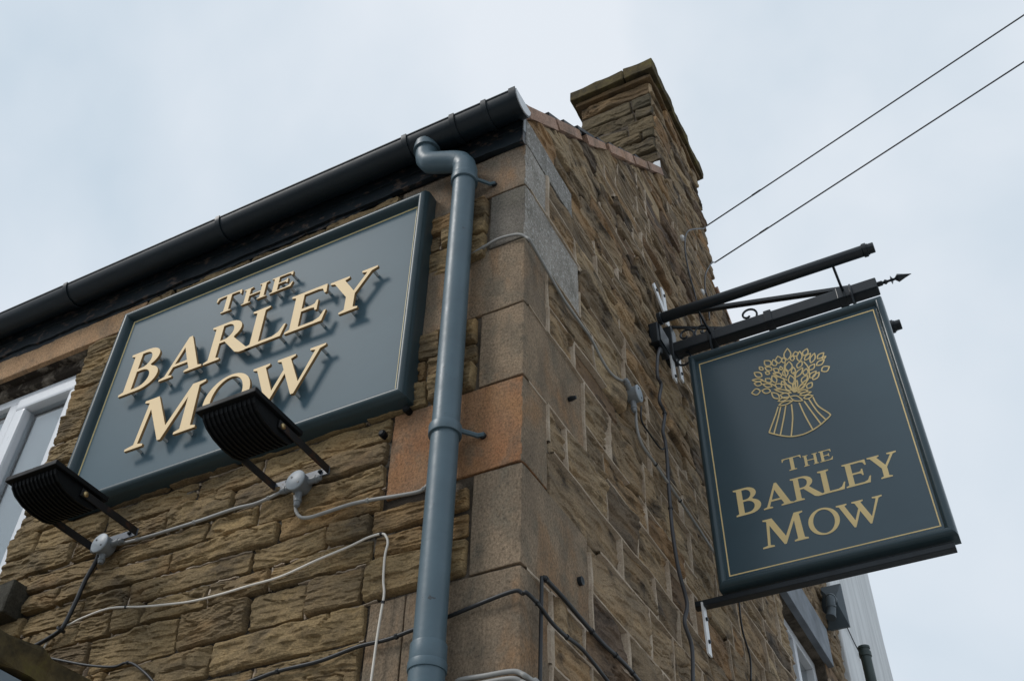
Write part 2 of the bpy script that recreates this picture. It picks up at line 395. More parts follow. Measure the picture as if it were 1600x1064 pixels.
M['brass'] = NT('brass_screw').done((0.45, 0.33, 0.16, 1), 0.35, metal=0.8)
M['lamp_glass'] = NT('floodlight_glass').done((0.25, 0.27, 0.28, 1), 0.08)
M['box_grey'] = paint_material('grey_conduit_box', (0.19, 0.205, 0.215), 0.45, dirt=0.25)
M['lid_grey'] = paint_material('pale_conduit_lid', (0.30, 0.34, 0.375), 0.45, dirt=0.2)
M['cable_grey'] = paint_material('grey_cable_sheath', (0.29, 0.285, 0.27), 0.5, dirt=0.2)
M['cable_white'] = paint_material('white_cable_sheath', (0.66, 0.61, 0.54), 0.5, dirt=0.15)
M['cable_black'] = paint_material('black_cable_sheath', (0.010, 0.011, 0.013), 0.45, dirt=0.2)
M['cable_slate'] = paint_material('slate_cable_sheath', (0.055, 0.055, 0.06), 0.5, dirt=0.2)
M['upvc'] = paint_material('white_window_plastic', (0.78, 0.80, 0.83), 0.3, dirt=0.04)
M['seal'] = NT('black_window_seal').done((0.01, 0.01, 0.011, 1), 0.6)
M['pane_reflection'] = NT('pale_pane_reflection').done((0.55, 0.60, 0.64, 1), 0.8)  # pale tone carries the sky reflection of the panes
tg = NT('window_glass')
tg.b.inputs['Transmission Weight'].default_value = 1.0
M['glass'] = tg.done((0.85, 0.9, 0.92, 1), 0.02)
M['tile'] = quoin_material('pinkish_clay_verge_tile', (0.36, 0.225, 0.165), (0.47, 0.31, 0.235), stain=(0.10, 0.07, 0.055, 1), stain_f=0.5)
M['slate'] = paint_material('dark_roof_slate', (0.030, 0.032, 0.036), 0.6, 0.3, dirt=0.3)
M['lead'] = paint_material('pale_lead_flashing', (0.62, 0.64, 0.66), 0.5)
t = NT('mossy_cap_stone')
cc = t.ramp(t.noise(t.pos(1, 1, 1), 9, 6, 0.7), [(0.35, (0.045, 0.038, 0.026)), (0.55, (0.11, 0.085, 0.042)), (0.75, (0.15, 0.135, 0.04))])
M['moss_stone'] = t.done(cc, 0.95, t.bump(t.noise(t.pos(1, 1, 1), 60, 6, 0.7), 0.006, 0.8), 0.15)
t = NT('white_render')
cc = t.ramp(t.noise(t.pos(9, 9, 0.8), 1.0, 5, 0.6), [(0.3, (0.62, 0.63, 0.63)), (0.6, (0.80, 0.81, 0.81)), (0.8, (0.84, 0.85, 0.85))])
M['render'] = t.done(cc, 0.9, t.bump(t.noise(t.pos(1, 1, 1), 60, 5, 0.65), 0.004, 0.6), 0.2)
M['grey_paint'] = paint_material('grey_painted_masonry', (0.17, 0.19, 0.215), 0.6, 0.3, dirt=0.3)
M['porch_grey'] = paint_material('grey_blue_soffit_paint', (0.20, 0.25, 0.29), 0.45, 0.4, dirt=0.1)
M['flue'] = paint_material('blue_grey_flue_paint', (0.065, 0.085, 0.10), 0.45, dirt=0.1)
M['vent'] = paint_material('dark_green_vent_paint', (0.035, 0.055, 0.052), 0.5, dirt=0.15)
t = NT('asphalt')
M['asphalt'] = t.done(t.ramp(t.noise(t.pos(1, 1, 1), 40, 5, 0.7), [(0.3, G(0.035)), (0.7, G(0.075))]), 0.9, t.bump(t.noise(t.pos(1, 1, 1), 120, 4, 0.7), 0.004, 0.7))
t = NT('paving')
M['paving'] = t.done(t.ramp(t.noise(t.pos(1, 1, 1), 14, 5, 0.7), [(0.3, (0.30, 0.29, 0.27)), (0.7, (0.40, 0.385, 0.36))]), 0.9)

# ------------------------------------------------------------------ numpy noise and stone meshes
def h2(i, j, seed):
    i = i.astype(np.int64)
    j = j.astype(np.int64)
    h = (i * 374761393 + j * 668265263 + seed * 1442695041) & 0xFFFFFFFF
    h = ((h ^ (h >> 13)) * 1274126177) & 0xFFFFFFFF
    h = h ^ (h >> 16)
    return (h & 0xFFFF) / 65535.0

def vn(x, y, seed=0):
    xi, yi = np.floor(x), np.floor(y)
    fx, fy = x - xi, y - yi
    fx = fx * fx * fx * (fx * (fx * 6 - 15) + 10)
    fy = fy * fy * fy * (fy * (fy * 6 - 15) + 10)
    a, b = h2(xi, yi, seed), h2(xi + 1, yi, seed)
    c, d = h2(xi, yi + 1, seed), h2(xi + 1, yi + 1, seed)
    return (a + (b - a) * fx) * (1 - fy) + (c + (d - c) * fx) * fy - 0.5

def fbm(x, y, seed=0, octv=3, gain=0.5):
    s, a, f = 0, 1.0, 1.0
    for k in range(octv):
        s = s + a * vn(x * f, y * f, seed + k * 17)
        a *= gain
        f *= 2.1
    return s

def warp(U, V, seed, amp):
    return (U + amp * (fbm(U * 5, V * 7, seed, 2)), V + amp * (fbm(U * 3.2, V * 9, seed + 5, 2)))

def grid_faces(nu, nv, base=0):
    i = np.arange(nu - 1)[:, None] * nv
    j = np.arange(nv - 1)[None, :]
    a = (i + j).ravel()
    return np.stack([a, a + nv, a + nv + 1, a + 1], 1) + base

def np_mesh(name, V, Q, material, smooth=True):
    me = bpy.data.meshes.new(name)
    me.vertices.add(len(V))
    me.vertices.foreach_set('co', V.astype(np.float32).ravel())
    nq = len(Q)
    me.loops.add(nq * 4)
    me.loops.foreach_set('vertex_index', Q.astype(np.int32).ravel())
    me.polygons.add(nq)
    me.polygons.foreach_set('loop_start', np.arange(nq, dtype=np.int32) * 4)
    me.polygons.foreach_set('use_smooth', np.full(nq, smooth))
    me.update(calc_edges=True)
    me.validate()
    me.materials.append(material)
    return me

def axis_pts(a, b, step):
    L = b - a
    e = [0.0, 0.0035, 0.009]
    inner = max(2, int(round((L - 0.018) / step)))
    mid = np.linspace(0.009, L - 0.009, inner + 1)
    return a + np.unique(np.concatenate([[0, 0.0035], mid, [L - 0.0035, L]]))

def stone_geo(u0, u1, v0, v1, seed, P, du, dv, clip=None):
    """P: relief settings. Returns arrays u, v, d (depth outward) on a grid."""
    rnd = random.Random(seed)
    us, vs_ = axis_pts(u0, u1, du), axis_pts(v0, v1, dv)
    U, V = np.meshgrid(us, vs_, indexing='ij')
    e = np.minimum(np.minimum(U - u0, u1 - U), np.minimum(V - v0, v1 - V))
    cu = np.minimum(U - u0, u1 - U)
    cv = np.minimum(V - v0, v1 - V)
    rc = P['corner']
    k = np.clip((rc - cu) / rc, 0, 1) * np.clip((rc - cv) / rc, 0, 1)
    U = U + k * rc * 0.4 * np.sign((u0 + u1) / 2 - U)
    V = V + k * rc * 0.4 * np.sign((v0 + v1) / 2 - V)
    sd = seed % 9973
    off = rnd.uniform(0, 50)
    rr = P['round'] * (0.6 + 1.6 * np.clip(vn(U * 18 + off, V * 30, sd + 2) + 0.5, 0, 1))
    p = np.clip(e / rr, 0, 1)
    prof = np.sqrt(np.clip(1 - (1 - p) ** 2, 0, 1))
    tilt = rnd.uniform(-1, 1) * P['dip']
    lh = rnd.uniform(*P['layer'])
    ws = V + tilt * (U - u0) + P['wave'] * fbm(U * 5 + off, V * 6, seed % 997, 3)
    L = ws / lh + off
    kf = np.floor(L)
    fr = L - kf
    s = np.clip((fr - 0.84) / 0.16, 0, 1)
    s = s * s * (3 - 2 * s)
    su = U / P.get('run', 0.09) + off
    lay = vn(su, kf * 1.0 + 0.0 * U, sd) * (1 - s) + vn(su, kf + 1.0, sd) * s
    amp = P['amp'] * (0.5 + 1.3 * np.clip(vn(U * 6 + off, V * 8, sd + 3) + 0.5, 0, 1))
    d = rnd.uniform(*P['base']) + P['lift']
    d = d + 1.5 * amp * lay - P['saw'] * (fr - 0.5) * (1 - s)
    d = d + P['low'] * fbm(U * 7 + off, V * 11 + off, sd + 11, 3)
    d = d + P['fine'] * fbm(U * P.get('fu', 26) + off, ws * P.get('fv', 120), sd + 23, 3, 0.6)
    if P['facet'] > 0:
        fc = None
        for q in range(5):
            uc, vc = rnd.uniform(u0, u1), rnd.uniform(v0, v1)
            pl = rnd.uniform(0.0, 0.012) + rnd.uniform(-0.10, 0.10) * (U - uc) + rnd.uniform(-0.22, 0.22) * (V - vc)
            fc = pl if fc is None else np.minimum(fc, pl)
        d = d + P['facet'] * np.maximum(fc, -0.022)
    g = np.abs(fbm(U * P.get('gu', 3.1) + off, ws * P.get('gv', 30), sd + 41, 2))
    d = d - P['groove'] * np.clip(1 - g / P['gw'], 0, 1) * np.clip(vn(U * 5, V * 9 + off, sd + 43) * 3 + 0.4, 0, 1)
    d = d + rnd.uniform(-1, 1) * P['lean'] * ((V - v0) / (v1 - v0) - 0.5)
    d = -P['rec'] + prof * (P['rec'] + np.maximum(d, -P['rec'] * 0.7))
    wu, wv = warp(U, V, P['wseed'], P['warp'])
    if clip is not None:
        wv = np.minimum(wv, clip(wu))
    return wu, wv, d

FRONT = dict(corner=0.009, round=0.0045, dip=0.10, layer=(0.009, 0.030), wave=0.022, amp=0.0045, base=(0.000, 0.016), saw=0.0030, low=0.012, fine=0.0034, lean=0.012, rec=0.024, warp=0.009, wseed=3, facet=0.45, groove=0.011, gw=0.045, lift=0.005, run=0.045, fu=48, fv=72, gu=6.5, gv=24)
GABLE = dict(corner=0.012, round=0.007, dip=0.14, layer=(0.022, 0.055), wave=0.030, amp=0.0060, base=(-0.004, 0.010), saw=0.0040, low=0.013, fine=0.0026, lean=0.012, rec=0.012, warp=0.014, wseed=9, facet=0.9, groove=0.012, gw=0.06, lift=0.007)
CHIM = dict(corner=0.014, round=0.008, dip=0.06, layer=(0.035, 0.075), wave=0.022, amp=0.0070, base=(-0.006, 0.014), saw=0.004, low=0.018, fine=0.0035, lean=0.016, rec=0.020, warp=0.014, wseed=21, facet=0.7, groove=0.012, gw=0.05, lift=0.006, run=0.09, fu=40, fv=60, gu=5, gv=18)

def map_front(y=0.0):
    return lambda u, v, d: np.stack([u, y - d, v], -1).reshape(-1, 3)
def map_gable(x=0.0):
    return lambda u, v, d: np.stack([x + d, u, v], -1).reshape(-1, 3)

def lay_stones(quads, P, mapping, material, parent, res, flip, limit=290, name='stone', clip=None, min_size=0.0, smooth=False):
    """quads: list of (priority, u0, u1, v0, v1). The first `limit` become objects, the rest one joined part."""
    quads = sorted(quads, key=lambda q: -q[0])
    restV, restQ, base = [], [], 0
    for i, (pri, u0, u1, v0, v1) in enumerate(quads):
        own = i < limit and pri > min_size
        k = 1.0 if own else 2.2
        u, v, d = stone_geo(u0, u1, v0, v1, 1000 + int((u0 * 131 + v0 * 977) * 100) % 99991, P, res[0] * k, res[1] * k, clip)
        V = mapping(u, v, d)
        Q = grid_faces(*u.shape)
        if flip:
            Q = Q[:, ::-1]
        if own:
            me = np_mesh(name, V, Q, material, smooth)
            link(bpy.data.objects.new(name, me), parent)
        else:
            restV.append(V)
            restQ.append(Q + base)
            base += len(V)
    if restV:
        me = np_mesh('more_stones', np.concatenate(restV), np.concatenate(restQ), material)
        o = link(bpy.data.objects.new('more_stones', me), parent)
        o['kind'] = 'stuff'

def poly_prism(name, loops, to3d, d0, d1, material, parent=None, back=True):
    """2D outline (first loop outer, others holes) extruded from depth d0 (face) to d1."""
    vl = [[Vector((p[0], p[1], 0)) for p in l] for l in loops]
    tris = tessellate_polygon(vl)
    flat = [p for l in loops for p in l]
    n = len(flat)
    V = [to3d(p[0], p[1], d0) for p in flat] + [to3d(p[0], p[1], d1) for p in flat]
    bm = bmesh.new()
    bv = [bm.verts.new(v) for v in V]
    for a, b, c in tris:
        for o in ((0, n) if back else (0,)):
            try:
                bm.faces.new((bv[a + o], bv[b + o], bv[c + o]))
            except ValueError:
                pass
    o = 0
    for l in loops:
        m = len(l)
        for k in range(m):
            a, b = o + k, o + (k + 1) % m
            try:
                bm.faces.new((bv[a], bv[b], bv[b + n], bv[a + n]))
            except ValueError:
                pass
        o += m
    return bm_obj(name, bm, material, parent)

TF = lambda u, v, d: (u, -d, v)           # front wall: depth outward = -y
TG = lambda u, v, d: (d, u, v)            # gable wall: depth outward = +x

# ------------------------------------------------------------------ ground
gm = mobj('ground', [(-90, -90, 0), (90, -90, 0), (90, 90, 0), (-90, 90, 0)], [(0, 1, 2, 3)], M['asphalt'])
gm['kind'] = 'structure'
gm['label'] = 'dark asphalt street surface around the stone building'
gm['category'] = 'ground'
pv = poly_prism('bounce_pavement', [[(-14, -9), (9, -9), (9, 14), (0.06, 14), (0.06, -0.06), (-14, -0.06)]], lambda u, v, d: (u, v, d), 0.12, 0.004, M['paving'])  # out of view; spread wide and kept pale to bounce light up the gable
pv['kind'] = 'structure'
pv['label'] = 'unseen pale concrete paving spread wide to bounce light onto the stone building'
pv['category'] = 'bounce_pavement'

# ------------------------------------------------------------------ the pub building
VERGE_F = lambda y: 5.115 + 0.952 * y
VERGE_R = lambda y: 8.43 - 0.585 * y
RIDGE_Y = (8.43 - 5.115) / (0.952 + 0.585)
RIDGE_Z = VERGE_F(RIDGE_Y)
BACK_Y = 4.74
LEFT_X = -4.4

pub = thing('pub_building', 'brown sandstone corner pub with raking gable, stone chimney and white framed window', 'building')
WX0, WX1, WZ0, WZ1 = -3.35, -2.163, 3.49, 4.755
front_wall = poly_prism('front_wall', [[(LEFT_X, 0), (-0.01, 0), (-0.01, 5.08), (LEFT_X, 5.08)], [(WX0, WZ0), (WX1, WZ0), (WX1, WZ1), (WX0, WZ1)]], TF, -0.012, -0.30, M['mortar_front'], pub)
GW = (3.16, 4.10, 3.45, 4.632)
gable_wall = poly_prism('gable_wall', [[(0.01, 0), (BACK_Y, 0), (BACK_Y, VERGE_R(BACK_Y) - 0.03), (RIDGE_Y, RIDGE_Z - 0.04), (0.01, 5.09)], [(GW[0], GW[2]), (GW[1], GW[2]), (GW[1], GW[3]), (GW[0], GW[3])]], TG, -0.014, -0.30, M['mortar_gable'], pub)
box('rear_wall', LEFT_X, -0.31, BACK_Y - 0.3, BACK_Y - 0.005, 0, VERGE_R(BACK_Y) - 0.06, M['mortar_gable'], pub)
box('end_wall', LEFT_X, LEFT_X + 0.3, 0.31, BACK_Y - 0.31, 0, 5.05, M['mortar_gable'], pub)

# quoins: alternating long / short blocks at the corner
QZ = [0.0, 0.42, 0.82, 1.2, 1.56, 1.9, 2.22, 2.49, 2.755, 3.070, 3.405, 3.735, 4.055, 4.375, 4.670, 4.918]
def quoin_obj(x0, y1, z0, z1, material, seed, name='quoin', x1=0.0, y0=0.0, wear=0.0013, side=None):
    bm = bmesh.new()
    vv = add_box(bm, x0, x1, y0, y1, z0, z1)
    bmesh.ops.bevel(bm, geom=bm.edges[:], offset=0.0035, segments=2, affect='EDGES', profile=0.55)
    bmesh.ops.triangulate(bm, faces=[f for f in bm.faces if len(f.verts) > 4])
    ed = [e for e in bm.edges if e.calc_length() > 0.05]
    for _ in range(4):
        ed = [e for e in bm.edges if e.calc_length() > 0.035]
        if not ed:
            break
        bmesh.ops.subdivide_edges(bm, edges=ed, cuts=1, use_grid_fill=True)
    bm.normal_update()
    co = np.array([v.co[:] for v in bm.verts])
    nn = fbm(co[:, 0] * 9 + co[:, 1] * 7 + seed, co[:, 2] * 9, 41, 3)
    edge = fbm(co[:, 0] * 30 + co[:, 1] * 30 + seed, co[:, 2] * 34, 47, 2)
    for v, a, b in zip(bm.verts, nn, edge):
        v.co += v.normal * (a * wear * 2.2 + b * wear)
        # worn arris at the street corner
        c = max(0.0, 1 - math.hypot(v.co.x, v.co.y) / 0.02)
        if c > 0:
            v.co += Vector((-1, 1, 0)) * c * (0.001 + 0.008 * max(0, b))
    o = bm_obj(name, bm, material, pub, smooth=False)
    if side is not None:
        o.data.materials.append(side)
        for p in o.data.polygons:
            if p.normal.x > 0.5:
                p.material_index = 1
    return o

for i in range(len(QZ) - 1):
    long_front = (i % 2 == 0)
    z0, z1 = QZ[i] + 0.004, QZ[i + 1] - 0.004
    fl = 0.462 if long_front else 0.158
    gl = 0.165 if long_front else 0.448
    if i == 12:
        fl = 0.43
    if i == 14:
        fl, gl = 0.55, 0.175
    if i == 13:
        fl, gl = 0.142, 0.458
    mat = M['quoin']
    if i == 10:
        mat = M['quoin_red']
    if i in (13,):
        mat = M['quoin_dark']
    if i == 14:
        mat = M['quoin_top']
    if i == 8:
        # the lowest long block in view is split by an upright seam
        quoin_obj(-0.352, gl, z0, z1, mat, i * 3.7)
        quoin_obj(-0.470, gl, z0, z1 - 0.003, mat, i * 5.1, x1=-0.356)
        continue
    quoin_obj(-fl, gl, z0, z1, mat, i * 3.7, side={10: M['quoin'], 14: M['quoin_grey'], 13: M['quoin_grey']}.get(i))
o = quoin_obj(-0.05, 0.425, 4.926, 5.083, M['quoin_grey'], 99.0, 'kneeler_stone', y0=0.004)

def quoin_front(z):
    for i in range(len(QZ) - 1):
        if QZ[i] <= z < QZ[i + 1]:
            if i == 14: return 0.55
            if i == 13: return 0.142
            if i == 12: return 0.43
            if i == 8: return 0.470
            return 0.462 if i % 2 == 0 else 0.158
    return 0.16

def quoin_gable(z):
    for i in range(len(QZ) - 1):
        if QZ[i] <= z < QZ[i + 1]:
            if i == 14: return 0.175
            if i == 13: return 0.458
            return 0.165 if i % 2 == 0 else 0.448
    if 4.92 <= z < 5.085:
        return 0.425
    return 0.0

# front courses: (bottom, top, joints measured along x)
ROWS = [
    (2.22, 2.335, [-1.62, -1.30, -0.86]), (2.335, 2.46, [-1.9, -1.45, -1.05, -0.7]), (2.46, 2.58, [-1.7, -1.21, -0.92]),
    (2.58, 2.70, [-1.86, -1.38, -0.80]), (2.70, 2.83, [-1.66, -1.12, -0.74]),
    (2.83, 2.955, [-1.80, -1.25, -0.85]), (2.955, 3.070, [-1.78, -1.433, -1.016]),
    (3.070, 3.197, [-1.83, -1.545, -1.18, -0.908, -0.697, -0.50]), (3.197, 3.288, [-1.86, -1.62, -1.48, -1.356, -1.09, -0.851, -0.486]),
    (3.288, 3.373, [-1.92, -1.643, -1.44, -0.94, -0.652, -0.498]), (3.373, 3.458, [-1.794, -1.29, -0.857]),
    (3.458, 3.545, [-1.66, -1.162, -0.957]), (3.545, 3.638, [-1.792, -1.355, -1.075]),
    (3.638, 3.738, [-2.002, -1.68, -1.258, -0.976]), (3.738, 3.845, [-1.87, -1.40, -1.09, -0.571, -0.345]),
    (3.845, 3.935, [-1.95, -0.36]), (3.935, 4.055, [-1.98, -0.31]), (4.055, 4.19, [-1.95]), (4.19, 4.335, [-2.0]),
    (4.335, 4.475, [-1.97, -0.30]), (4.475, 4.57, [-1.99, -0.35]), (4.57, 4.672, [-1.96, -0.28]), (4.672, 4.753, [-1.99]), (4.753, 4.90, [-1.72, -1.30, -0.92]),
]
fq, fhid = [], []
for z0, z1, js in ROWS:
    zc = (z0 + z1) / 2
    xl = WX1 + 0.002 if zc > 3.50 else (-1.95 if zc > 3.36 else LEFT_X)
    if zc > 4.753:
        xl = -1.86
    xr = -quoin_front(zc) - 0.008
    xs = sorted([xl] + [j for j in js if xl + 0.05 < j < xr - 0.04] + [xr])
    if xl == LEFT_X:
        ex = [LEFT_X + 0.35 * k + random.uniform(-0.07, 0.07) for k in range(1, 6)]
        xs = sorted(xs + [e for e in ex if e < -2.12])
    for a, b in zip(xs, xs[1:]):
        if a > -1.93 and b < -0.38 and z0 > 3.80 and z1 < 4.76:
            continue
        if b - a < 0.03:
            continue
        pri = 1.0 if (b > -2.2 and z1 > 2.6) else 0.0
        fq.append((pri, a + 0.0042, b - 0.0042, z0 + 0.0034, z1 - 0.0034))
# wall beyond the window and the plinth courses out of view
z = 0.14
while z < 2.2:
    h = random.uniform(0.13, 0.19)
    z1 = min(z + h, 2.22)
    x = LEFT_X
    while x < -0.47:
        w = random.uniform(0.3, 0.55)
        x1 = min(x + w, -quoin_front((z + z1) / 2) - 0.008)
        if x1 - x > 0.05:
            fq.append((0.0, x + 0.005, x1 - 0.005, z + 0.005, z1 - 0.005))
        x += w
    z = z1
z = 3.37
while z < 4.9:
    h = random.uniform(0.085, 0.13)
    x = LEFT_X
    while x < WX0 - 0.05:
        w = random.uniform(0.25, 0.45)
        x1 = min(x + w, WX0)
        if x1 - x > 0.05:
            fq.append((0.0, x + 0.005, x1 - 0.005, z + 0.005, min(z + h, 4.9) - 0.005))
        x += w
    z += h
lay_stones(fq, FRONT, map_front(), M['stone_front'], front_wall, (0.0085, 0.0034), True, 290)

# crumbling pale mortar in some of the front joints
mv, mf = [], []
rm = random.Random(5)
fj = []
for (pri, a, b, c, d) in fq:
    if pri <= 0:
        continue
    fj.append((a - 0.0042, c - 0.003, b + 0.0042, c - 0.003))
    if rm.random() < 0.62:
        fj.append((a - 0.0042, c, a - 0.0042, d))
for (xa, za, xb, zb) in fj:
    horiz = abs(xb - xa) > abs(zb - za)
    L = math.hypot(xb - xa, zb - za)
    n = max(3, int(L / 0.009))
    tt = np.linspace(0, 1, n + 1)
    U, V = xa + (xb - xa) * tt, za + (zb - za) * tt
    keep = fbm(U * 6 + 9, V * 6, 171, 3) + 0.5 + 0.25 * vn(U * 60, V * 60, 172)
    thr = 0.66 if horiz else 0.34
    wid = (0.0035 if horiz else 0.0048) * (0.7 + 0.8 * (vn(U * 45, V * 45, 173) + 0.5))
    Uw, Vw = warp(U, V, 3, 0.009)
    hh = -0.009 + 0.011 * (vn(U * 55, V * 55, 174) + 0.5)
    for k in range(n):
        if keep[k] < thr or keep[k + 1] < thr:
            continue
        bs = len(mv)
        for q in (k, k + 1):
            for sg, dd in ((-1, -0.014), (-0.5, hh[q]), (0.5, hh[q]), (1, -0.014)):
                if horiz:
                    mv.append((Uw[q], -dd, Vw[q] + sg * wid[q]))
                else:
                    mv.append((Uw[q] + sg * wid[q], -dd, Vw[q]))
        for m in range(3):
            mf.append((bs + m, bs + m + 1, bs + m + 5, bs + m + 4))
fo_ = mobj('mortar_crumbs', mv, mf, M['pointing'], front_wall)
fo_['kind'] = 'stuff'

# gable courses
GROWS = [2.22, 2.36, 2.49, 2.62, 2.755, 2.86, 2.965, 3.07, 3.215, 3.405, 3.56, 3.735, 3.86, 4.055, 4.19, 4.375, 4.52, 4.67, 4.79, 4.922, 5.0, 5.088]
GPERP = {4.055: [0.372, 0.797], 3.86: [0.672, 0.99], 3.735: [0.99, 0.60], 3.56: [0.30, 0.598, 0.875, 1.19], 3.405: [0.715, 1.01], 3.215: [0.925, 1.16], 3.07: [0.73, 1.02], 2.965: [0.388, 0.75]}
while GROWS[-1] < 7.15:
    GROWS.append(GROWS[-1] + random.uniform(0.085, 0.15))
CH_Y0, CH_Y1, CH_Z1 = 1.85, 2.80, 7.93
gtop = lambda y: np.where(np.asarray(y) < RIDGE_Y, 5.115 + 0.952 * np.asarray(y), 8.43 - 0.585 * np.asarray(y)) - 0.035
gq, joints = [], []
camp = np.array((1.103, -2.13, 1.6))
for z0, z1 in zip(GROWS, GROWS[1:]):
    zc = (z0 + z1) / 2
    ya = quoin_gable(zc) + (0.010 if zc < 5.085 else 0.0)
    if zc > 5.085:
        ya = (z0 + 0.045 - 5.115) / 0.952
    yb = BACK_Y if z1 < VERGE_R(BACK_Y) else (8.43 - z0) / 0.585
    if yb - ya < 0.08:
        continue
    js = list(GPERP.get(round(z0, 3), []))
    y = max(js) if js else ya
    while True:
        y += random.choice((0.15, 0.2, 0.24, 0.28, 0.34, 0.42, 0.5)) * random.uniform(0.85, 1.15)
        if y > yb - 0.1:
            break
        js.append(y)
    ys = sorted([ya] + [j for j in js if j > ya + 0.05] + [yb])
    for a, b in zip(ys, ys[1:]):
        if a < GW[1] + 0.06 and b > GW[0] - 0.06 and GW[2] < zc < 4.90:
            # beside and around the rear window
            if a < GW[0] - 0.08 and b > GW[0]:
                b = GW[0] - 0.01
            elif b > GW[1] + 0.1 and a < GW[1]:
                a = GW[1] + 0.01
            elif a >= GW[0] - 0.08 and b <= GW[1] + 0.1:
                continue
        if b - a < 0.04:
            continue
        ym = (a + b) / 2
        if zc > float(gtop(ym)) - 0.01 and zc > float(gtop(a)) and zc > float(gtop(b)):
            continue
        c3 = np.array((0, ym, zc)) - camp
        pri = (b - a) * (z1 - z0) / (c3 @ c3) * abs(c3[0]) / np.linalg.norm(c3)
        if zc < 2.55 + 0.42 * ym * 0.3 and zc < 2.6:
            pri = 0.0
        gq.append((pri, a + 0.003, b - 0.003, z0 + 0.003, z1 - 0.003))
        joints.append((a, z0, b, z0))
        if a > ya + 0.01:
            joints.append((a, z0, a, z1))
        elif zc < 5.08:
            joints.append((a - 0.004, z0, a - 0.004, z1))
lay_stones(gq, GABLE, map_gable(), M['stone_gable'], gable_wall, (0.010, 0.0050), False, 285, clip=lambda y: gtop(y))

for i in range(7, len(QZ) - 1):
    joints.append((0.03, QZ[i], min(quoin_gable(QZ[i] - 0.01), quoin_gable(QZ[i] + 0.01)) + 0.02, QZ[i], 1))
    joints.append((min(quoin_gable(QZ[i] - 0.01), quoin_gable(QZ[i] + 0.01)), QZ[i], max(quoin_gable(QZ[i] - 0.01), quoin_gable(QZ[i] + 0.01)), QZ[i]))
# raised pale pointing on the gable joints, broken here and there
pvs, pfs = [], []
rj = random.Random(11)
for jn in joints:
    ya, za, yb, zb = jn[:4]
    smooth_side = len(jn) > 4
    L = math.hypot(yb - ya, zb - za)
    n = max(3, int(L / 0.022))
    tt = np.linspace(0, 1, n + 1)
    U, V = ya + (yb - ya) * tt, za + (zb - za) * tt
    keep = vn(U * 2.3 + 3, V * 2.9, 77) + 0.5
    thr = 0.17 if za < 4.4 else (0.40 if za < 5.0 else 0.53)
    horiz = abs(yb - ya) > abs(zb - za)
    wid = (0.0046 + 0.0046 * (vn(U * 9, V * 9, 78) + 0.5)) * rj.uniform(0.8, 1.3) * (1.0 if horiz else 1.35)
    if not horiz and rj.random() < 0.25:
        wid = wid * 1.7
    Uw, Vw = warp(U, V, 9, 0.014)
    jit = 0.003 * vn(U * 40, V * 40, 79)
    Vw = Vw + jit
    hgt = (0.006 + 0.009 * (vn(U * 6, V * 6, 80) + 0.5)) * (1.0 if za < 4.3 else 0.55) if not smooth_side else 0.0015 + 0.004 * (vn(U * 9, V * 9, 80) + 0.5)
    ok = (keep > thr) & (Vw < gtop(Uw) - 0.02)
    for k in range(n):
        if not (ok[k] and ok[k + 1]):
            continue
        base = len(pvs)
        for q in (k, k + 1):
            for s, hh in ((-1, -0.008), (-0.5, hgt[q]), (0.5, hgt[q]), (1, -0.008)):
                if horiz:
                    pvs.append((hh, Uw[q], Vw[q] + s * wid[q]))
                else:
                    pvs.append((hh, Uw[q] + s * wid[q], Vw[q]))
        for m in range(3):
            pfs.append((base + m, base + m + 1, base + m + 5, base + m + 4))
po = mobj('pointing', pvs, pfs, M['pointing'], gable_wall, smooth=False)
po['kind'] = 'stuff'

# roof slabs, verge tiles, slates
def slab(name, y0, z0, y1, z1, th, x0, x1, material, parent):
    d = Vector((0, y1 - y0, z1 - z0)).normalized()
    nrm = Vector((0, -d.z, d.y))
    if nrm.z < 0:
        nrm = -nrm
    a, b = Vector((0, y0, z0)), Vector((0, y1, z1))
    V = []
    for p in (a, b):
        for q in (0, th):
            for x in (x0, x1):
                w = p + nrm * q
                V.append((x, w.y, w.z))
    F_ = [(0, 1, 3, 2), (4, 6, 7, 5), (0, 4, 5, 1), (2, 3, 7, 6), (0, 2, 6, 4), (1, 5, 7, 3)]
    bm = bmesh.new()
    bv = [bm.verts.new(v) for v in V]
    for f in F_:
        bm.faces.new([bv[i] for i in f])
    return bm_obj(name, bm, material, parent)

roof = slab('roof', -0.06, VERGE_F(-0.06) + 0.005, RIDGE_Y, RIDGE_Z + 0.005, 0.035, LEFT_X, -0.06, M['slate'], pub)
slab('rear_slope', RIDGE_Y, RIDGE_Z + 0.005, BACK_Y + 0.1, VERGE_R(BACK_Y + 0.1) + 0.005, 0.035, LEFT_X, -0.02, M['slate'], roof)
vt = [(0.02, 0.288), (0.294, 0.462), (0.468, 0.552), (0.645, 0.892), (0.898, 1.12), (1.126, 1.311), (1.317, 1.55), (1.556, 1.83)]
for i, (a, b) in enumerate(vt):
    q = random.uniform(-0.006, 0.008)
    slab('verge_tile', a, VERGE_F(a) - 0.028 + q, b, VERGE_F(b) - 0.028 + q, 0.052 + random.uniform(-0.005, 0.006), -0.20, 0.012 + random.uniform(-0.006, 0.01), M['tile'], roof)
for i in range(14):
    a = -0.05 + i * 0.145
    slab('slate', a, VERGE_F(a) + 0.062 + random.uniform(0, 0.016), a + 0.20, VERGE_F(a + 0.20) + 0.040, 0.018, -0.26, -0.018 + random.uniform(-0.015, 0.02), M['slate'], roof)
for i in range(16):
    a = 2.82 + i * 0.122
    slab('verge_tile', a, VERGE_R(a) - 0.03, a + 0.118, VERGE_R(a + 0.118) - 0.03, 0.05, -0.2, 0.012 + random.uniform(-0.008, 0.008), M['tile'], roof)
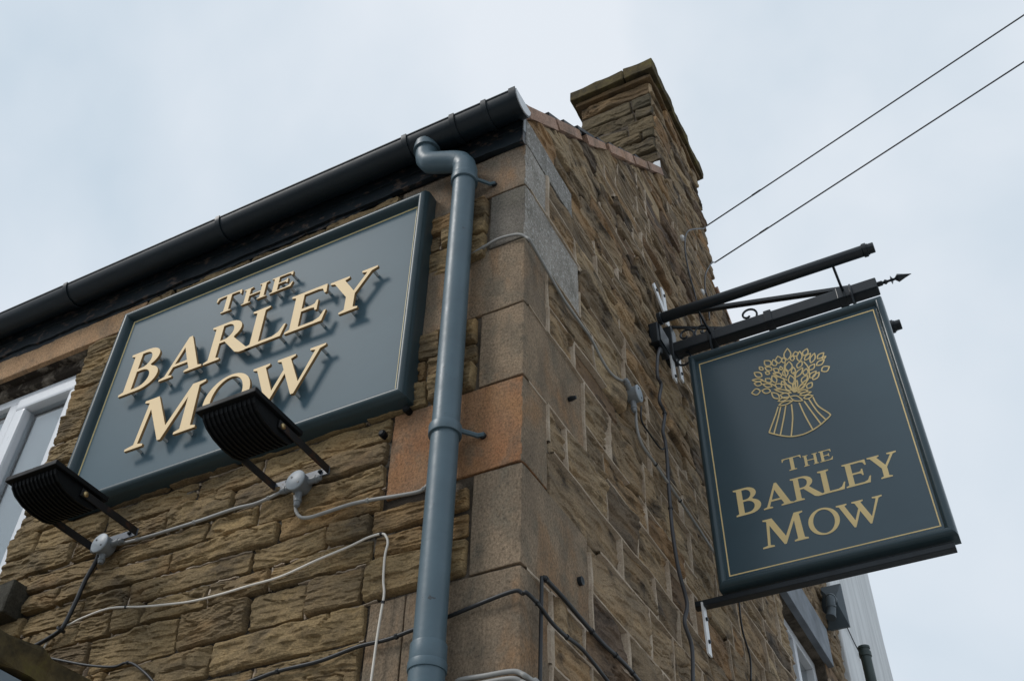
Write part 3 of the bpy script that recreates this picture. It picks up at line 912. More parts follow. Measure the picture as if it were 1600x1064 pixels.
mobj('flashing', [(-0.13, 1.835, 6.93), (0.006, 1.835, 6.90), (0.006, 1.835, 7.0), (-0.03, 1.835, 7.005), (-0.13, 1.78, 6.86), (0.006, 1.78, 6.86)], [(0, 1, 2, 3), (0, 4, 5, 1)], M['lead'], roof)

# chimney
chim = box('chimney', -0.52, -0.014, CH_Y0 + 0.014, CH_Y1 - 0.014, 6.2, CH_Z1, M['mortar_gable'], pub)
cq_f, cq_g = [], []
z = 6.80
kz = 0
while z < CH_Z1 - 0.02:
    h = random.choice((0.095, 0.115, 0.135, 0.15))
    z1 = min(z + h, CH_Z1)
    if CH_Z1 - z1 < 0.05:
        z1 = CH_Z1
    sp = -0.53 + (0.36 if kz % 2 else 0.40) + random.uniform(-0.04, 0.04)
    for a, b in ((-0.53, sp), (sp, -0.004)) if random.random() < 0.75 else ((-0.53, -0.004),):
        cq_f.append((1.0, a + 0.005, b - 0.004, z + 0.004, z1 - 0.004))
    y = CH_Y0
    while y < CH_Y1 - 0.02:
        w = random.uniform(0.2, 0.42)
        y1 = min(y + w, CH_Y1)
        if CH_Y1 - y1 < 0.12:
            y1 = CH_Y1
        if z1 > 6.75:
            cq_g.append((1.0, y + 0.004, y1 - 0.004, z + 0.004, z1 - 0.004))
        y = y1
    z = z1
    kz += 1
lay_stones(cq_f, CHIM, map_front(CH_Y0), M['stone_chimney'], chim, (0.013, 0.007), True)
lay_stones(cq_g, dict(GABLE, warp=0.010), map_gable(), M['stone_gable'], chim, (0.013, 0.008), False)
def rough_box(name, x0, x1, y0, y1, z0, z1, material, parent, amp=0.006, seed=0):
    bm = bmesh.new()
    add_box(bm, x0, x1, y0, y1, z0, z1, 0.008)
    for _ in range(4):
        ed = [e for e in bm.edges if e.calc_length() > 0.06]
        if not ed:
            break
        bmesh.ops.subdivide_edges(bm, edges=ed, cuts=1, use_grid_fill=True)
    bm.normal_update()
    co = np.array([v.co[:] for v in bm.verts])
    nn = fbm(co[:, 0] * 11 + co[:, 1] * 9 + seed, co[:, 2] * 17 + co[:, 1] * 5, 61, 3)
    for v, a in zip(bm.verts, nn):
        v.co += v.normal * a * amp * 2
    return bm_obj(name, bm, material, parent, smooth=False)
for i, (a, b) in enumerate(((-0.572, -0.165), (-0.158, 0.055))):
    rough_box('cap_slab', a, b, CH_Y0 - 0.07, CH_Y0 + 0.32, CH_Z1 + 0.045, CH_Z1 + 0.15 + 0.012 * i, M['moss_stone'], chim, 0.006, i * 7)
rough_box('cap_slab', -0.572, 0.050, CH_Y0 + 0.328, CH_Y0 + 0.66, CH_Z1 + 0.045, CH_Z1 + 0.145, M['moss_stone'], chim, 0.006, 31)
rough_box('cap_slab', -0.572, 0.045, CH_Y0 + 0.668, CH_Y1 + 0.07, CH_Z1 + 0.045, CH_Z1 + 0.15, M['moss_stone'], chim, 0.006, 43)
rough_box('neck_course', -0.548, 0.022, CH_Y0 - 0.032, CH_Y1 + 0.03, CH_Z1 + 0.001, CH_Z1 + 0.043, M['stone_chimney'], chim, 0.005, 53)

# fascia boards
def ragged_board(name, x0, x1, y, z0, z1, th, material, seed, amp):
    n = int((x1 - x0) / 0.02)
    V, Fc = [], []
    for i in range(n + 1):
        x = x0 + (x1 - x0) * i / n
        r = float(fbm(np.array([x * 6.0]), np.array([seed * 1.3]), 91, 4)[0]) * amp
        r2 = float(fbm(np.array([x * 9.0]), np.array([seed * 2.3]), 95, 3)[0]) * amp * 0.5
        for yy, zz in ((y, z1), (y + r2 * 0.3, z0 + r), (y + th, z0 + r), (y + th, z1)):
            V.append((x, yy, zz))
    for i in range(n):
        a, b = i * 4, i * 4 + 4
        for k in range(4):
            k2 = (k + 1) % 4
            Fc.append((a + k, b + k, b + k2, a + k2))
    Fc.append((0, 1, 2, 3)); Fc.append((n * 4 + 3, n * 4 + 2, n * 4 + 1, n * 4))
    return mobj(name, V, Fc, material, pub)
ragged_board('fascia', LEFT_X, 0.002, -0.034, 4.985, 5.10, 0.032, M['black_peel'], 1, 0.010)
ragged_board('fascia_moulding', LEFT_X, -0.002, -0.024, 4.915, 4.992, 0.022, M['black_peel'], 2, 0.022)
ragged_board('fascia_moulding', LEFT_X, -0.60, -0.012, 4.895, 4.925, 0.011, M['black_peel'], 3, 0.028)
box('fascia_end', 0.003, 0.007, -0.034, -0.016, 4.96, 5.085, M['box_grey'], pub)

# front window: lintel, sill, frames, panes
box('lintel', -3.55, -1.875, -0.012, 0.10, 4.757, 4.893, M['lintel'], pub, 0.004)
rough_box('mortar_bed', WX0, WX1, 0.045, 0.12, 4.70, 4.756, M['mortar_front'], pub, 0.008, 3)
rough_box('window_sill', -3.5, -1.955, -0.075, 0.16, 3.36, 3.488, M['sill'], pub, 0.007, 5)
win = box('window', WX0, WX1, 0.135, 0.15, WZ0, 4.70, M['seal'], pub)
def frame_bars(parent, x0, x1, z0, z1, w, y0, y1, mat, bev=0.008, name='frame'):
    box(name, x0, x1, y0, y1, z1 - w, z1, mat, parent, bev)
    box(name, x0, x1, y0, y1, z0, z0 + w, mat, parent, bev)
    box(name, x0, x0 + w, y0 + 0.001, y1, z0 + w, z1 - w, mat, parent, bev)
    box(name, x1 - w, x1, y0 + 0.001, y1, z0 + w, z1 - w, mat, parent, bev)
frame_bars(win, WX0 + 0.002, WX1 - 0.002, WZ0 + 0.002, 4.698, 0.045, 0.075, 0.134, M['upvc'])
frame_bars(win, -2.620, WX1 - 0.05, WZ0 + 0.05, 4.655, 0.068, 0.058, 0.130, M['upvc'], 0.012, 'sash')
box('mullion', -2.69, -2.625, 0.074, 0.134, WZ0 + 0.05, 4.652, M['upvc'], win, 0.006)
box('pane', -2.56, -2.27, 0.098, 0.104, WZ0 + 0.10, 4.59, M['glass'], win)
box('pane', WX0 + 0.05, -2.695, 0.098, 0.104, WZ0 + 0.05, 4.65, M['glass'], win)
box('pane_reflection', -2.53, -2.32, 0.122, 0.1335, WZ0 + 0.10, 4.56, M['pane_reflection'], win)  # pale boards behind the glass stand for the lighter reflection in it
box('pane_reflection', WX0 + 0.06, -2.72, 0.122, 0.1335, WZ0 + 0.05, 4.61, M['pane_reflection'], win)

# rear window on the gable
box('gable_lintel', -0.05, 0.028, 3.10, 4.20, 4.634, 4.895, M['grey_paint'], pub, 0.005)
gwin = box('window', -0.17, -0.15, GW[0], GW[1], GW[2], GW[3], M['seal'], pub)
for (a, b, c, d) in ((GW[0] + 0.002, GW[1] - 0.002, GW[3] - 0.062, GW[3] - 0.002), (GW[0] + 0.002, GW[1] - 0.002, GW[2] + 0.002, GW[2] + 0.06), (GW[0] + 0.002, GW[0] + 0.07, GW[2] + 0.06, GW[3] - 0.062), (GW[1] - 0.07, GW[1] - 0.002, GW[2] + 0.06, GW[3] - 0.062), (3.60, 3.66, GW[2] + 0.06, GW[3] - 0.062)):
    box('frame', -0.148, -0.07, a, b, c, d, M['upvc'], gwin, 0.006)
box('pane', -0.12, -0.114, GW[0] + 0.06, GW[1] - 0.06, GW[2] + 0.05, GW[3] - 0.05, M['glass'], gwin)

# mossy stone door hood at the lower left
hood = thing('door_hood', 'mossy dark stone slab hood with grey painted underside projecting from the front wall', 'door hood')
rough_box('hood_slab', -2.55, -1.36, -0.95, -0.025, 2.893, 2.976, M['moss_stone'], hood, 0.010, 71)
box('soffit', -2.52, -1.368, -0.93, -0.026, 2.77, 2.880, M['porch_grey'], hood, 0.004)

# ------------------------------------------------------------------ gutter and downpipe
gut = thing('gutter', 'black half-round gutter running along the eaves with pale end cap', 'gutter')
GY, GZ, GR = -0.094, 5.057, 0.063
def arc_strip(name, x0, x1, r_out, r_in, a0, a1, n, material, parent, extra=0.0):
    V, Fc = [], []
    for x in (x0, x1):
        for r in (r_out, r_in):
            for k in range(n + 1):
                a = a0 + (a1 - a0) * k / n
                V.append((x, GY + r * math.cos(a), GZ + r * math.sin(a)))
    m = n + 1
    for k in range(n):
        Fc.append((k, k + 1, 2 * m + k + 1, 2 * m + k))
        Fc.append((m + k + 1, m + k, 3 * m + k, 3 * m + k + 1))
        Fc.append((k + 1, k, m + k, m + k + 1))
        Fc.append((2 * m + k, 2 * m + k + 1, 3 * m + k + 1, 3 * m + k))
    for k in (0, n):
        Fc.append((k, 2 * m + k, 3 * m + k, m + k))
    o = mobj(name, V, Fc, material, parent, smooth=True)
    o.data.set_sharp_from_angle(angle=R(40))
    return o
arc_strip('trough', LEFT_X, 0.030, GR, GR - 0.004, math.pi, 2 * math.pi, 18, M['black_gloss'], gut)
tube('rim_bead', [(LEFT_X, GY - GR + 0.002, GZ), (0.030, GY - GR + 0.002, GZ)], 0.006, M['black_gloss'], gut)
for x in (-3.6, -2.288, -1.406, -0.467, -0.249, -0.107, 0.018):
    w = 0.011 if x != 0.018 else 0.014
    arc_strip('bracket', x - w, x + w, GR + 0.006, GR + 0.0005, math.pi - 0.12, 2 * math.pi, 18, M['black_gloss'], gut)
cap = [(GY + GR * math.cos(a), GZ + GR * math.sin(a)) for a in np.linspace(math.pi, 2 * math.pi, 19)]
V = [(x, y, z) for x in (0.0305, 0.036) for y, z in cap]
Fc = [tuple(range(18, -1, -1)), tuple(range(19, 38))] + [(k, k + 1, 20 + k, 19 + k) for k in range(18)] + [(18, 0, 19, 37)]
mobj('end_cap', V, Fc, M['gutter_end'], gut)

pipe = thing('downpipe', 'blue-grey painted round downpipe with swan neck between board and corner', 'downpipe')
PX, PY, PR = -0.222, -0.070, 0.0425
path = catmull([(-0.392, GY, 5.012), (-0.392, GY, 4.965), (-0.388, GY, 4.935)], 4) + catmull([(-0.374, GY + 0.001, 4.908), (-0.345, -0.090, 4.894), (-0.27, -0.078, 4.868), (-0.240, -0.073, 4.850)], 5)[0:] + catmull([(-0.226, -0.071, 4.825), (PX, PY, 4.79), (PX, PY, 4.72)], 4)
tube('swan_neck', path, [PR * 1.04] * len(path), M['pipe'], pipe, 20)
tube('swan_collar', [(-0.392, GY, 5.02), (-0.392, GY, 4.985)], PR * 1.28, M['pipe'], pipe, 20)
tube('pipe_length', [(PX, PY, 2.80), (PX, PY, 4.745)], PR, M['pipe'], pipe, 24)
tube('pipe_length', [(PX, PY, 0.0), (PX, PY, 2.80)], PR * 1.09, M['pipe'], pipe, 24)
def ring(name, z0, z1, r, parent):
    return lathe(name, [(PR * 0.98, 0), (r, 0.001), (r * 1.015, 0.004), (r * 1.015, z1 - z0 - 0.004), (r, z1 - z0 - 0.001), (PR * 0.98, z1 - z0)], (PX, PY, z0), (0, 0, 1), M['pipe'], parent, 28)
ring('socket', 4.715, 4.80, PR * 1.10, pipe)
ring('socket', 2.80, 2.852, PR * 1.11, pipe)
ring('socket', 2.778, 2.803, PR * 1.17, pipe)
for zb in (3.535, 4.735, 1.3):
    rg = ring('clamp', zb - 0.018, zb + 0.018, PR * 1.17, pipe)
    for sx in (1,):
        V, Fc = tube_geo([(PX + 0.035, PY + 0.005, zb), (PX + 0.06, PY + 0.035, zb), (PX + 0.078, -0.012, zb), (PX + 0.098, -0.008, zb)], 0.008, 6)
        mobj('clamp_ear', V, Fc, M['pipe'], rg)
        lathe('bolt', [(0.011, 0), (0.011, 0.008), (0.007, 0.012)], (PX + 0.092, -0.001, zb), (0, -1, 0), M['black_iron'], rg, 8)

# ------------------------------------------------------------------ glyphs (hand drawn roman capitals, cap height 1)
def arc(cx, cy, rx, ry, a0, a1, n=10):
    return [(cx + rx * math.cos(R(a0 + (a1 - a0) * k / n)), cy + ry * math.sin(R(a0 + (a1 - a0) * k / n))) for k in range(n + 1)]
GL = {}
GL['T'] = [[(.24, 0), (.56, 0), (.56, .045), (.475, .08), (.475, .93), (.66, .93), (.73, .90), (.77, .76), (.80, .76), (.79, 1), (.01, 1), (0, .76), (.03, .76), (.07, .90), (.14, .93), (.325, .93), (.325, .08), (.24, .045)]]
GL['H'] = [[(0, 0), (.31, 0), (.31, .045), (.23, .08), (.23, .465), (.62, .465), (.62, .08), (.54, .045), (.54, 0), (.85, 0), (.85, .045), (.77, .08), (.77, .92), (.85, .955), (.85, 1), (.54, 1), (.54, .955), (.62, .92), (.62, .535), (.23, .535), (.23, .92), (.31, .955), (.31, 1), (0, 1), (0, .955), (.08, .92), (.08, .08), (0, .045)]]
GL['E'] = [[(0, 0), (.64, 0), (.69, .27), (.655, .27), (.59, .12), (.49, .07), (.23, .07), (.23, .47), (.40, .47), (.46, .45), (.48, .37), (.515, .37), (.515, .64), (.48, .64), (.46, .56), (.40, .54), (.23, .54), (.23, .93), (.48, .93), (.56, .90), (.60, .77), (.635, .77), (.63, 1), (0, 1), (0, .955), (.08, .92), (.08, .08), (0, .045)]]
GL['L'] = [[(0, 0), (.62, 0), (.68, .30), (.645, .30), (.57, .13), (.47, .07), (.23, .07), (.23, .92), (.31, .955), (.31, 1), (0, 1), (0, .955), (.08, .92), (.08, .08), (0, .045)]]
GL['Y'] = [[(.25, 0), (.57, 0), (.57, .045), (.485, .08), (.485, .44), (.73, .92), (.83, .955), (.83, 1), (.56, 1), (.56, .955), (.655, .92), (.455, .53), (.265, .92), (.34, .955), (.34, 1), (0, 1), (0, .955), (.085, .92), (.335, .42), (.335, .08), (.25, .045)]]
GL['A'] = [[(0, 0), (.28, 0), (.28, .045), (.19, .08), (.25, .27), (.56, .27), (.63, .08), (.54, .045), (.54, 0), (.91, 0), (.91, .045), (.82, .08), (.50, 1.02), (.43, 1.02), (.11, .08), (0, .045)], [(.275, .34), (.405, .74), (.535, .34)]]
GL['M'] = [[(0, 0), (.30, 0), (.30, .045), (.20, .08), (.255, .76), (.55, 0), (.60, 0), (.885, .74), (.90, .08), (.81, .045), (.81, 0), (1.16, 0), (1.16, .045), (1.07, .08), (1.035, .92), (1.13, .955), (1.13, 1), (.91, 1), (.62, .27), (.34, 1), (.10, 1), (.10, .955), (.19, .92), (.135, .08), (0, .045)]]
GL['O'] = [arc(.49, .49, .49, .515, 0, 352, 44), arc(.49, .49, .335, .455, 0, 352, 44)]
GL['W'] = [[(0, 1), (0, .955), (.08, .92), (.38, -.02), (.43, -.02), (.639, .578), (.83, -.02), (.88, -.02), (1.22, .92), (1.32, .955), (1.32, 1), (1.04, 1), (1.04, .955), (1.14, .92), (.92, .25), (.70, .92), (.78, .955), (.78, 1), (.45, 1), (.45, .955), (.53, .92), (.603, .69), (.45, .25), (.24, .92), (.31, .955), (.31, 1)]]
GL['B'] = [[(0, 0)] + arc(.36, .275, .335, .275, -90, 62, 12) + arc(.335, .765, .275, .235, -58, 90, 10) + [(0, 1), (0, .955), (.08, .92), (.08, .08), (0, .045)],
           [(.23, .075)] + arc(.33, .285, .195, .21, -90, 90, 10) + [(.23, .495)], [(.23, .56)] + arc(.31, .745, .15, .185, -90, 90, 10) + [(.23, .93)]]
GL['R'] = [[(0, 0), (.31, 0), (.31, .045), (.23, .08), (.23, .46), (.335, .46), (.61, .05), (.70, 0), (.90, 0), (.90, .045), (.82, .08), (.505, .50)] + arc(.335, .735, .29, .265, -48, 90, 10) + [(0, 1), (0, .955), (.08, .92), (.08, .08), (0, .045)],
           [(.23, .525)] + arc(.31, .73, .16, .205, -90, 90, 10) + [(.23, .935)]]
ADV = {k: (min(p[0] for p in v[0]), max(p[0] for p in v[0])) for k, v in GL.items()}

def glyph(ch, x0, x1, z0, cap, to3d, d0, d1, face_mat, edge_mat, parent, name='letter'):
    a, b = ADV[ch]
    loops = [[(x0 + (p[0] - a) / (b - a) * (x1 - x0), z0 + p[1] * cap) for p in l] for l in GL[ch]]
    o = poly_prism(name, loops, to3d, d0, d1, face_mat, parent)
    if edge_mat is not None:
        o.data.materials.append(edge_mat)
        for p in o.data.polygons:
            if len(p.vertices) == 4:
                p.material_index = 1
    return o, loops

def moulding(parent, x0, x1, z0, z1, prof, to3d, mat, name):
    """mitred frame: prof = [(inset, height)]"""
    C4 = lambda s: [(x0 + s, z0 + s), (x1 - s, z0 + s), (x1 - s, z1 - s), (x0 + s, z1 - s)]
    for k in range(4):
        V, Fc = [], []
        for s, h in prof:
            c = C4(s)
            for q in (c[k], c[(k + 1) % 4]):
                V.append(to3d(q[0], q[1], h))
        for i in range(len(prof) - 1):
            Fc.append((2 * i, 2 * i + 1, 2 * i + 3, 2 * i + 2))
        bm = bmesh.new()
        bv = [bm.verts.new(v) for v in V]
        for f_ in Fc:
            bm.faces.new([bv[i] for i in f_])
        o = bm_obj(name, bm, mat, parent, smooth=True)
        o.data.set_sharp_from_angle(angle=R(50))

def gold_frame(parent, x0, x1, z0, z1, w, to3d, d0, d1, mat):
    loops = [[(x0, z0), (x1, z0), (x1, z1), (x0, z1)], [(x0 + w, z0 + w), (x1 - w, z0 + w), (x1 - w, z1 - w), (x0 + w, z1 - w)]]
    poly_prism('gold_line', loops, to3d, d0, d1, mat, parent)

# ------------------------------------------------------------------ wall board
brd = thing('pub_sign_board', 'wide slate-blue board with raised cream letters THE BARLEY MOW on the front wall', 'sign')
BX0, BX1, BZ0, BZ1 = -1.918, -0.388, 3.748, 4.783
box('panel', BX0 + 0.01, BX1 - 0.01, -0.042, -0.012, BZ0 + 0.01, BZ1 - 0.01, M['panel_front'], brd)
bw = 0.044
prof = [(0.0, 0.0), (0.0, 0.045), (0.002, 0.056)] + [(0.004 + 0.036 * (1 - math.cos(a)) / 2, 0.056 + 0.020 * math.sin(a)) for a in np.linspace(0.15, math.pi - 0.5, 9)] + [(bw - 0.003, 0.052), (bw, 0.0425)]
moulding(brd, BX0, BX1, BZ0, BZ1, prof, TF, M['frame_front'], 'frame_side')
gold_frame(brd, BX0 + 0.050, BX1 - 0.050, BZ0 + 0.050, BZ1 - 0.050, 0.0070, TF, 0.0432, 0.041, M['gold_pale'])
LB0, LB1 = 0.081, 0.070
def raised(ch, x0, x1, z0, cap, studs):
    kk = 1.0044
    x0, x1, z0, cap = 1.103 + (x0 - 1.103) * kk, 1.103 + (x1 - 1.103) * kk, 1.6 + (z0 - 1.6) * kk, cap * kk
    dl = 0.0012 if ch in 'LAO' else 0.0
    o, loops = glyph(ch, x0, x1, z0, cap, TF, LB0 + dl, LB1 + dl, M['cream'], M['letter_edge'], brd)
    for (sx, sz) in studs:
        x, z_ = x0 + sx * (x1 - x0), z0 + sz * cap
        lathe('stud', [(0.006, 0), (0.006, 0.0285)], (x, -0.0418, z_), (0, -1, 0), M['stud'], o, 8)
S_STEM = [(.22, .12), (.22, .88)]
raised('T', -1.337, -1.212, 4.490, 0.100, [(.5, .15), (.5, .9)])
raised('H', -1.198, -1.078, 4.490, 0.085, [(.18, .15), (.82, .15), (.18, .85), (.82, .85)])
raised('E', -1.062, -0.952, 4.490, 0.085, [(.22, .15), (.85, .06), (.22, .88), (.82, .92)])
raised('B', -1.733, -1.552, 4.222, 0.222, [(.22, .12), (.22, .88), (.85, .3), (.75, .78)])
raised('A', -1.528, -1.320, 4.222, 0.192, [(.12, .04), (.85, .06), (.5, .88), (.6, .31)])
raised('R', -1.312, -1.095, 4.222, 0.194, [(.17, .12), (.17, .88), (.85, .06), (.6, .75)])
raised('L', -1.116, -0.938, 4.222, 0.194, [(.2, .1), (.2, .9), (.85, .05)])
raised('E', -0.936, -0.760, 4.222, 0.194, [(.2, .08), (.2, .92), (.85, .05), (.85, .92), (.68, .5)])
raised('Y', -0.760, -0.553, 4.218, 0.190, [(.5, .1), (.12, .96), (.88, .96), (.5, .5)])
raised('M', -1.590, -1.262, 3.908, 0.230, [(.14, .04), (.86, .04), (.2, .9), (.86, .9), (.5, .08)])
raised('O', -1.250, -1.040, 3.906, 0.202, [(.08, .5), (.92, .5), (.5, .0), (.5, .98)])
raised('W', -1.043, -0.728, 3.906, 0.188, [(.3, .06), (.65, .06), (.08, .96), (.47, .96), (.92, .96)])

# ------------------------------------------------------------------ floodlights
def floodlight(dx, dz, label):
    fl = thing('floodlight', label, 'floodlight', group='floodlights below the wall board')
    X0, X1 = -1.692 + dx, -1.466 + dx
    Z = 3.605 + dz
    box('rim', X0, X1, -0.418, -0.180, Z - 0.010, Z + 0.008, M['lamp_black'], fl, 0.003)
    box('glass', X0 + 0.012, X1 - 0.012, -0.406, -0.192, Z + 0.0085, Z + 0.011, M['lamp_glass'], fl)
    pr = [(-0.398, Z - 0.0105), (-0.392, Z - 0.022), (-0.372, Z - 0.040), (-0.335, Z - 0.055), (-0.29, Z - 0.062), (-0.24, Z - 0.060), (-0.21, Z - 0.050), (-0.198, Z - 0.034), (-0.196, Z - 0.0105)]
    bx0, bx1 = X0 + 0.014, X1 - 0.014
    n = len(pr)
    V = [(x, y, z_) for x in (bx0, bx1) for y, z_ in pr]
    Fc = [tuple(range(n)), tuple(range(2 * n - 1, n - 1, -1))] + [(k, n + k, n + (k + 1) % n, (k + 1) % n) for k in range(n)]
    bm = bmesh.new()
    bv = [bm.verts.new(v) for v in V]
    for f_ in Fc:
        bm.faces.new([bv[i] for i in f_])
    hs = bm_obj('housing', bm, M['lamp_black'], fl)
    cy, cz = -0.297, Z - 0.0105
    nf = 12
    fin_me = None
    for i in range(nf):
        xf = bx0 + 0.004 + (bx1 - bx0 - 0.008) * i / (nf - 1)
        if fin_me is None:
            outer = [(cy + (y - cy) * 1.02, z_ - 0.006 if z_ < Z - 0.012 else z_) for y, z_ in pr]
            w = 0.0034
            V = [(s * w, y, z_) for s in (-1, 1) for y, z_ in outer]
            bm = bmesh.new()
            bv = [bm.verts.new(v) for v in V]
            for f_ in [tuple(range(n)), tuple(range(2 * n - 1, n - 1, -1))] + [(k, n + k, n + (k + 1) % n, (k + 1) % n) for k in range(n)]:
                bm.faces.new([bv[i_] for i_ in f_])
            fo = bm_obj('fin', bm, M['lamp_black'], hs)
            fin_me = fo.data
        else:
            fo = link(bpy.data.objects.new('fin', fin_me), hs)
        fo.location.x = xf
    # U bracket
    ax0, ax1 = bx0 - 0.006, bx1 + 0.006
    zp = Z - 0.030
    for ax in (ax0, ax1):
        arm = box('arm', ax - 0.0025, ax + 0.0025, -0.285, -0.024, zp - 0.016, zp + 0.012, M['lamp_arm'], fl, 0.001)
        sg = 1 if ax == ax1 else -1
        lathe('pivot_screw', [(0.010, 0), (0.010, 0.004), (0.006, 0.007)], (ax + sg * 0.0025, -0.268, zp - 0.004), (sg, 0, 0), M['brass'], arm, 10)
    box('wall_plate', ax0 - 0.0025, ax1 + 0.0025, -0.0235, -0.018, zp - 0.016, zp + 0.012, M['lamp_plate'], fl, 0.001)
    for sx in (0.25, 0.85):
        lathe('plate_bolt', [(0.007, 0), (0.007, 0.006), (0.003, 0.009)], (ax0 + (ax1 - ax0) * sx, -0.0236, zp), (0, -1, 0), M['black_iron'], fl, 8)
floodlight(0.0, 0.0, 'black finned floodlight on bracket beside the white framed window')
floodlight(0.795, 0.003, 'black finned floodlight in front of the letter O of MOW')

# ------------------------------------------------------------------ conduit boxes
def besa(label, c, nrm, spouts, r=0.034, depth=0.045):
    b = thing('junction_box', label, 'junction box', group='round grey conduit boxes')
    c = Vector(c)
    nrm = Vector(nrm)
    lathe('body', [(r * 0.92, 0), (r, 0.004), (r, depth)], c - nrm * depth, nrm, M['box_grey'], b, 24)
    ld = lathe('lid', [(r * 1.06, 0), (r * 1.06, 0.004), (r * 0.98, 0.006)], c + nrm * 0.0005, nrm, M['lid_grey'], b, 28)
    up = Vector((0, 0, 1))
    side = nrm.cross(up)
    for s in (-1, 1):
        p = c + nrm * 0.006 + (side * 0.6 + up * 0.55) * s * r * 0.72
        lathe('screw', [(0.0035, 0), (0.0035, 0.002)], p, nrm, M['black_iron'], ld, 8)
    for d, L, mt in spouts:
        d = Vector(d).normalized()
        p = c - nrm * depth * 0.55 + d * r * 0.8
        lathe('spout', [(0.012, 0), (0.011, L * 0.55), (0.0128, L * 0.56), (0.0128, L * 0.7), (0.0105, L * 0.72), (0.0105, L * 0.9), (0.0075, L)], p, d, mt, b, 14)
    return b
besa('grey conduit box at the foot of the floodlight beside the window', (-1.592, -0.060, 3.538), (0, -1, 0), [((1, 0, 0.05), 0.05, M['box_grey']), ((-1, 0, 0.0), 0.035, M['box_grey']), ((0.05, 0, -1), 0.04, M['box_grey'])])
besa('grey conduit box at the foot of the floodlight by the letters MOW', (-0.772, -0.060, 3.540), (0, -1, 0), [((1, 0, 0.05), 0.05, M['box_grey']), ((-1, 0, -0.05), 0.05, M['box_grey']), ((0, 0, -1), 0.055, M['box_grey'])])
besa('grey conduit box on the gable wall left of the hanging sign', (0.062, 0.872, 4.300), (1, 0, 0), [((0, -0.8, 0.35), 0.05, M['box_grey']), ((0, 0.05, -1), 0.055, M['box_grey'])])

# ------------------------------------------------------------------ cables
def wall_path(pf, yf, pg=None, xg=0.03, corner=True):
    p = [(x, yf, z_) for x, z_ in pf]
    if pg is not None:
        if corner and pf:
            p.append((0.012, -0.012, (pf[-1][1] + pg[0][1]) / 2))
        p += [(xg, y, z_) for y, z_ in pg]
    return p
def cable(label, pts, r, mat, clips=(), clip_mat=None, sub=6, cat='cable', name='cable'):
    sm = catmull(pts, sub)
    V, Fc = tube_geo(sm, r, 8)
    o = mobj(name, V, Fc, mat, None, smooth=True)
    tag(o, label, cat)
    for k in clips:
        i = min(int(k * (len(sm) - 1)), len(sm) - 2)
        p = sm[i]
        t_ = (sm[i + 1] - sm[i]).normalized()
        V, Fc = tube_geo([p - t_ * 0.004, p + t_ * 0.004], r * 1.4, 6)
        c = mobj('clip', V, Fc, clip_mat or M['cable_black'], o)
    return o
cable('grey conduit cable linking the two floodlight boxes', [(x, -0.024, z_) for x, z_ in C_GREY_LINK], 0.0058, M['cable_grey'], (0.22, 0.48, 0.82), M['cable_grey'])
cable('grey cable looping from conduit box to behind the downpipe', [(x, -0.026, z_) for x, z_ in C_GREY_PIPE], 0.0058, M['cable_grey'], (0.62, 0.86), M['cable_grey'])
cable('thin white cable sweeping across the front stones and dropping beside the downpipe', [(x, -0.024, z_) for x, z_ in C_WHITE], 0.0037, M['cable_white'], (0.26, 0.64, 0.86))
hp = catmull([(x, -0.033, z_) for x, z_ in C_HOSE], 6)
hr = [0.014 - 0.0065 * min(1, i / 10) for i in range(len(hp))]
V, Fc = tube_geo(hp, hr, 10)
ho = tag(mobj('cable', V, Fc, M['cable_black'], None, True), 'thick black sheathed cable dropping from the conduit box to the stone hood', 'cable')
V, Fc = tube_geo([hp[int(len(hp) * 0.66)], hp[int(len(hp) * 0.70)]], 0.0165, 10)
mobj('clip', V, Fc, M['cable_black'], ho)
cable('thin black cable drooping over stones beside the mossy hood', [(x, -0.024, z_) for x, z_ in C_THIN], 0.0042, M['cable_black'], (0.55,))
cable('black cable crossing the lowest quoin and wrapping round the corner', wall_path(C_LOWF, -0.018, C_LOWG, 0.03), 0.0058, M['cable_black'], (0.12, 0.3, 0.72, 0.85))
cable('straight black cable running down the edge of the lowest quoin', [(0.022, y, z_) for y, z_ in C_VERT], 0.0055, M['cable_black'])
cable('black cable falling diagonally from the long quoin joint along the gable', [(0.028, y, z_) for y, z_ in C_DIAG], 0.0068, M['cable_black'], (0.05, 0.42, 0.62, 0.8))
cable('grey cable bending round the upper quoins to the gable conduit box', wall_path(C_TOPF, -0.018, C_TOPG, 0.024), 0.0055, M['cable_grey'], (0.14,), M['cable_grey'])
cable('grey cable descending from the gable conduit box behind the hanging sign', [(0.036, y, z_) for y, z_ in C_BOXG], 0.0062, M['cable_grey'], (0.5, 0.72))
cable('wavy black cable hanging from the sign bracket box down the gable', [(0.037, y, z_) for y, z_ in C_SIGN], 0.0078, M['cable_slate'], (0.3, 0.6))
cable('short dark cable loop under the gable conduit box', [(0.036, y, z_) for y, z_ in C_LOOP], 0.004, M['cable_black'])
for k, lb in ((0, 'upper grey conduit of the pair passing behind the downpipe base'), (1, 'lower grey conduit of the pair passing behind the downpipe base')):
    off = -0.020 * k
    pf = [(-0.62, C_GREYLOW[0][1] - 0.02 + off)] + [(x, z_ + off) for x, z_ in C_GREYLOW]
    pg = [(y, z_ + off) for y, z_ in C_GREYLOWG] + [(0.35, C_GREYLOWG[-1][1] - 0.12 + off)]
    cable(lb, wall_path(pf, -0.016 - 0.004 * k, pg, 0.024), 0.0068, M['cable_grey'])
cable('dark cable running down the gable below the hanging sign', [(0.037, y, z_) for y, z_ in C_FAR1], 0.0045, M['cable_black'])

